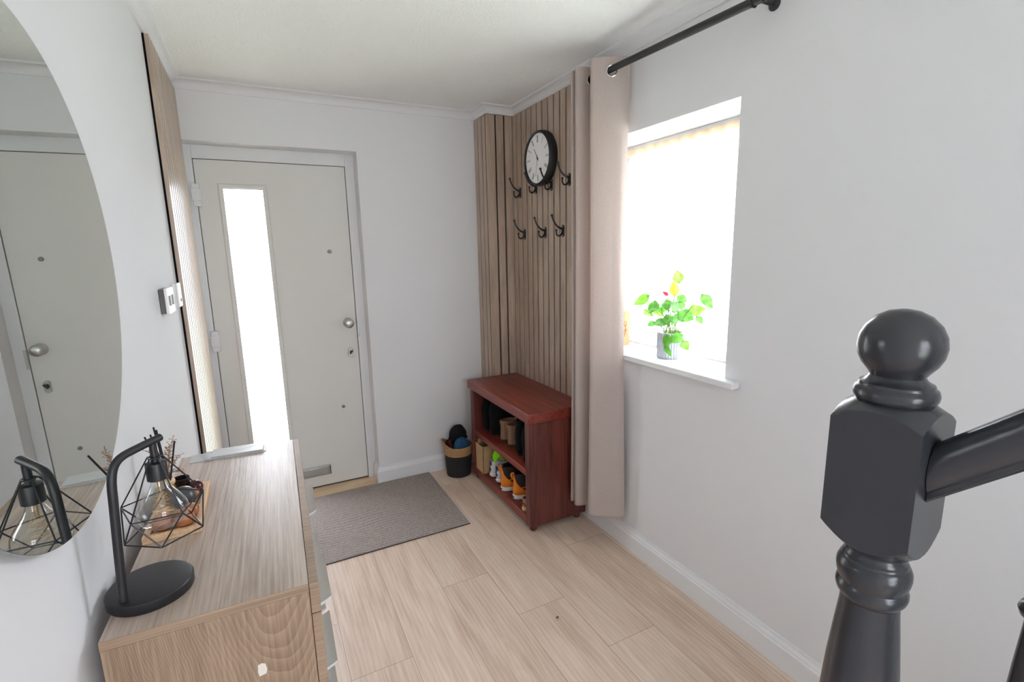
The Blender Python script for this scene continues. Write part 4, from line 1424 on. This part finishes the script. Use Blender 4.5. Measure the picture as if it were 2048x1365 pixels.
def leaf(name, s, z, depth, L, Wd, ang, lean, roll, mat, base=None, cup=0.15, droop=0.25):
    """leaf whose middle sits at offset s across / depth away; ang = direction its tip points in the view plane (deg, 0 = right, 90 = up)"""
    a = math.radians(ang)
    mid = PCEN + vt * s + vd * depth + Vector((0, 0, z))
    tip = (vt * math.cos(a) + Vector((0, 0, 1)) * math.sin(a))
    tip = (tip * math.cos(lean) + vd * math.sin(lean)).normalized()
    side = tip.cross(vd if abs(tip.dot(vd)) < 0.95 else Vector((0, 0, 1))).normalized()
    nrm_ = side.cross(tip).normalized()
    q = Matrix.Rotation(roll, 3, tip)
    side, nrm_ = q @ side, q @ nrm_
    o0 = mid - tip * L * 0.5
    rows_ = []
    for t, w in heart(L, Wd):
        r = []
        for k in range(-4, 5):
            f = k / 4
            back = -0.12 * L * (1 - abs(2 * abs(f) - 1)) * (1 if t < 0.001 else max(0, 1 - t * 5))
            p = o0 + tip * (L * t + back) + side * (w * f) + nrm_ * (cup * Wd * abs(f) ** 1.5 - droop * L * (t - 0.3) ** 2)
            r.append(p)
        rows_.append(r)
    lo = obj(name, MB().loft(rows_, False, False, closed=False), mat, pt, smooth=80, recalc=False)
    pb = PCEN + Vector((random.uniform(-0.022, 0.022), random.uniform(-0.022, 0.022), PZ + 0.10)) if base is None else base
    ctrl = pb.lerp(o0, 0.55) + Vector((0, 0, 0.035 if o0.z > PZ + 0.13 else 0.06))
    obj('stalk', MB().tube(bez([pb, ctrl, o0 + tip * 0.004], 10), [0.0017] * 11, 6), 'stalk', pt)
    return lo


random.seed(21)
LV = [(-0.135, 1.274, -0.02, .078, .026, 215, 0.1, 0.5, 'leaf_light'), (-0.081, 1.243, -0.03, .062, .030, 250, -0.4, 0.6, 'leaf'),
      (-0.099, 1.211, 0.02, .050, .022, 320, 0.3, 0.4, 'leaf_light'), (-0.053, 1.214, 0.03, .055, .026, 300, 0.4, 0.2, 'leaf_light'),
      (-0.047, 1.176, -0.03, .066, .032, 210, -0.5, 0.9, 'leaf'), (-0.089, 1.162, 0.01, .036, .017, 215, 0.0, 0.6, 'leaf'),
      (-0.018, 1.252, -0.02, .060, .024, 285, -0.7, 0.2, 'leaf'), (0.016, 1.243, -0.03, .064, .026, 250, -0.7, -0.5, 'leaf'),
      (-0.014, 1.188, -0.05, .052, .026, 285, -0.5, 0.3, 'leaf'), (0.018, 1.187, -0.02, .060, .022, 235, -0.4, -0.6, 'leaf'),
      (0.066, 1.208, -0.04, .080, .034, 335, -0.5, -0.4, 'leaf'), (0.112, 1.235, -0.025, .074, .028, 5, 0.2, -0.4, 'leaf_light'),
      (0.148, 1.277, -0.085, .074, .023, 308, 0.1, 0.15, 'leaf'), (0.123, 1.190, -0.035, .040, .016, 310, 0.0, 0.1, 'leaf'),
      (0.024, 1.383, 0.0, .056, .026, 100, 0.1, 0.0, 'leaf_light'), (0.048, 1.278, 0.02, .050, .022, 330, -0.4, -0.3, 'leaf'),
      (-0.013, 1.094, -0.068, .060, .020, 262, 0.0, 0.2, 'leaf_light'), (-0.006, 1.050, -0.072, .052, .013, 305, 0.0, 0.3, 'leaf_light'),
      (0.026, 1.107, -0.060, .058, .026, 215, -0.2, -0.3, 'leaf_light'), (0.068, 1.074, -0.040, .046, .022, 300, 0.0, -0.2, 'leaf_light'),
      (0.042, 1.248, 0.01, .046, .021, 280, -0.5, -0.2, 'leaf'), (-0.030, 1.235, 0.02, .050, .022, 250, 0.2, 0.3, 'leaf')]
for a_ in LV:
    leaf('leaf', *a_)
leaf('flower_spathe', 0.010, 1.330, -0.015, .066, .023, 96, -0.15, 0.0, 'yellow', cup=0.5, droop=0.1)['label'] = 'large yellow bloom'
leaf('flower_spathe', -0.029, 1.307, -0.01, .030, .009, 150, 0.0, 0.4, 'red')['label'] = 'small red bloom'
p_ = PCEN + vt * 0.008 - vd * 0.03
obj('flower_spadix', MB().tube([(p_.x, p_.y, 1.300), (p_.x + .002, p_.y, 1.345)], [0.003, 0.0015], 8), 'yellow', pt)

# wooden plaque on the sill
pq = thing('wooden_plaque', 'small upright wooden plaque with an engraved flower behind the curtain edge on the sill', 'plaque', (1.975, -1.158, 1.0108))
M['plaque'] = wood('pale_plaque_wood', (164, 96, 58), (186, 116, 74), (200, 134, 92), 'Z', 0.6, fine=60)
obj('board', MB().box(1.944, -1.166, 1.0108, 2.005, -1.152, 1.190), 'plaque', pq, bevel=0.002)
en = MB()
E_ = lambda pts: [(1.975 + x, -1.1664, 1.095 + z) for x, z in pts]
en.tube(E_([(-0.004, -0.036), (0.0, -0.015), (0.002, 0.0), (0.000, 0.03)]), 0.0009, 5)
en.tube(E_([(0.010 * math.cos(a) * .8, 0.030 + 0.014 * math.sin(a)) for a in [2 * PI * k / 20 for k in range(20)]]), 0.0008, 5, closed=True)
for s2 in (-1, 1):
    en.tube(E_([(0.001, -0.006), (s2 * 0.010, 0.004), (s2 * 0.014, -0.006), (s2 * 0.006, -0.012), (0.001, -0.006)]), 0.0008, 5)
    en.tube(E_([(0.0, -0.016), (s2 * 0.009, -0.020), (s2 * 0.012, -0.03)]), 0.0008, 5)
obj('engraving', en, 'ink', pq, label='dark engraved flower sprig')

# ------------------------------------------------------------------ newel post, handrail, baluster
NX, NY, NTH = 0.9465, -2.8595, 0.0808
nw = thing('newel_post', 'glossy black turned newel post with ball finial at the foot of the stairs', 'newel post', (NX, NY, 0), NTH)
bp = [(0.026, 1.3570), (0.027, 1.3600), (0.0300, 1.3645), (0.0362, 1.3725), (0.0405, 1.382), (0.0421, 1.3935), (0.0405, 1.4055), (0.0352, 1.4170), (0.0260, 1.4270), (0.0150, 1.4330), (0.004, 1.4352)]
obj('ball_finial', MB().lathe(bp, seg=48), 'newel', nw, local=True)
tp = [(0.034, 1.3270), (0.0385, 1.3295), (0.0405, 1.3335), (0.0411, 1.3385), (0.0395, 1.3440), (0.0365, 1.3465), (0.0360, 1.3490), (0.0355, 1.3500), (0.0315, 1.3520), (0.0280, 1.3555), (0.0262, 1.3590)]
obj('neck_ring', MB().lathe(tp, seg=48), 'newel', nw, local=True)


def sqr(th, h):
    c, s_ = abs(math.cos(th)), abs(math.sin(th))
    return h / max(c, s_)


NS = 192
HB = 0.0455
rings = []
tz = [(1.1370, 0.030), (1.1400, 0.0340), (1.1440, 0.0385), (1.1490, 0.0435), (1.1540, 0.0490), (1.1600, 0.0545), (1.1660, 0.0600), (1.1720, 0.0650), (1.18, 0.07),
      (1.25, 0.07), (1.300, 0.070), (1.3060, 0.0650), (1.3110, 0.0600), (1.3160, 0.0545), (1.3200, 0.0490), (1.3235, 0.0440), (1.3265, 0.0400), (1.3290, 0.0360)]
fine_ = []
for i in range(len(tz) - 1):
    for q in range(4):
        f = q / 4
        fine_.append((tz[i][0] * (1 - f) + tz[i + 1][0] * f, tz[i][1] * (1 - f) + tz[i + 1][1] * f))
fine_.append(tz[-1])
for z, r in fine_:
    rings.append([(min(sqr(2 * PI * k / NS, HB), r) * math.cos(2 * PI * k / NS), min(sqr(2 * PI * k / NS, HB), r) * math.sin(2 * PI * k / NS), z) for k in range(NS)])
obj('block', MB().loft(rings), 'newel', nw, local=True, smooth=28)
sp_ = [(0.0395, 0.30), (0.0420, 0.45), (0.0455, 0.70), (0.0450, 0.82), (0.0425, 0.925), (0.0395, 0.975), (0.0350, 1.025), (0.0318, 1.058), (0.0312, 1.071), (0.0335, 1.0735), (0.0365, 1.0780),
       (0.0380, 1.0835), (0.0378, 1.0890), (0.0355, 1.0935), (0.0362, 1.0965), (0.0382, 1.1020), (0.0392, 1.1090), (0.0388, 1.1160), (0.0365, 1.1220), (0.0345, 1.1245), (0.0345, 1.1262), (0.0335, 1.1280), (0.0325, 1.1290), (0.0315, 1.1310), (0.0300, 1.1345), (0.0300, 1.1400)]
obj('turned_shaft', MB().lathe(sp_, seg=48), 'newel', nw, local=True)
obj('foot_block', MB().box(-0.0455, -0.0455, 0, 0.0455, 0.0455, 0.31), 'newel', nw, local=True, bevel=0.004)

slope = math.tan(math.radians(42.5))
NW = Matrix.Translation((NX, NY, 0)) @ Matrix.Rotation(NTH, 4, 'Z')
rp = [(-0.016, -0.034), (0.016, -0.034), (0.020, -0.030), (0.020, -0.022), (0.0235, -0.018), (0.0275, -0.008), (0.0285, 0.004), (0.0255, 0.016), (0.018, 0.025), (0.008, 0.0285),
      (-0.008, 0.0285), (-0.018, 0.025), (-0.0255, 0.016), (-0.0285, 0.004), (-0.0275, -0.008), (-0.0235, -0.018), (-0.020, -0.022), (-0.020, -0.030)]
ca = math.cos(math.radians(42.5))
rp = [(x * 0.90, z * 0.80) for x, z in rp]
rings = []
for s_, in ((0.0457,), (0.9,)):
    zc = 1.264 + (s_ - 0.05) * slope
    rings.append([NW @ Vector((x, -s_, zc + z / ca)) for x, z in rp])
hr = obj('handrail', MB().loft(rings), 'newel', None, label='glossy black stair handrail rising from the newel post towards the camera', cat='handrail', bevel=0.0012, smooth=40)


def baluster(s_, label, first=None):
    top = 1.264 + (s_ - 0.05) * slope - 0.0272 / ca - 0.002
    loc = NW @ Vector((0, -s_, 0))
    base = 0.333 + (s_ - 0.05) * slope
    if first:
        return dup(first, (loc.x, loc.y, base), NTH, label)
    hgt = top - base
    o = thing('baluster', label, 'baluster', (loc.x, loc.y, base), NTH, group='stair balusters')
    pr_ = [(0.0130, 0.14), (0.0175, 0.16), (0.0215, 0.24), (0.0235, 0.34), (0.0225, 0.46), (0.0190, 0.57), (0.0150, 0.66), (0.0125, 0.7055), (0.0120, 0.715), (0.0165, 0.7195), (0.0185, 0.7255), (0.0165, 0.7315),
           (0.0125, 0.7345), (0.0135, 0.742), (0.0160, 0.765), (0.0150, 0.80), (0.0125, 0.84), (0.0125, 0.845)]
    obj('turned_spindle', MB().lathe(pr_, seg=28), 'newel', o, local=True)
    mb_ = MB().box(-0.016, -0.016, 0.0, 0.016, 0.016, 0.145)
    mb_.loft([[(x, y, z + (-y if False else 0)) for x, y, z in ((-0.016, -0.016, zz + 0.016 * slope * k_), (0.016, -0.016, zz + 0.016 * slope * k_), (0.016, 0.016, zz - 0.016 * slope * k_), (-0.016, 0.016, zz - 0.016 * slope * k_))] for zz, k_ in ((0.84, 0), (hgt - 0.002, 1))])
    obj('square_ends', mb_, 'newel', o, local=True, bevel=0.002)
    return o


b0_ = baluster(0.144, 'black turned stair baluster at the right edge behind the newel post')

# stairs climbing behind the newel (below and outside the frame)
mb = MB()
for k in range(7):
    y1_ = NY - 0.02 - 0.225 * k
    mb.box(NX - 0.02, y1_ - 0.245, 0.0 if k == 0 else 0.19 * k - 0.02, W - 0.02, y1_, 0.19 * (k + 1) if k < 1 else 0.19 * (k + 1))
obj('trim_5', mb, 'trim', kind='structure', smooth=0)

# tiny brown chip lying on the laminate
obj('wood_chip', MB().prism([(1.262, -1.612), (1.270, -1.606), (1.276, -1.609), (1.270, -1.616)], 0.0025, Matrix.Translation((0, 0, 0.0002))),
    plain('brown_chip', (110, 62, 36), 0.7), None, label='tiny brown chip lying on the laminate floor in front of the bench', cat='wood chip')
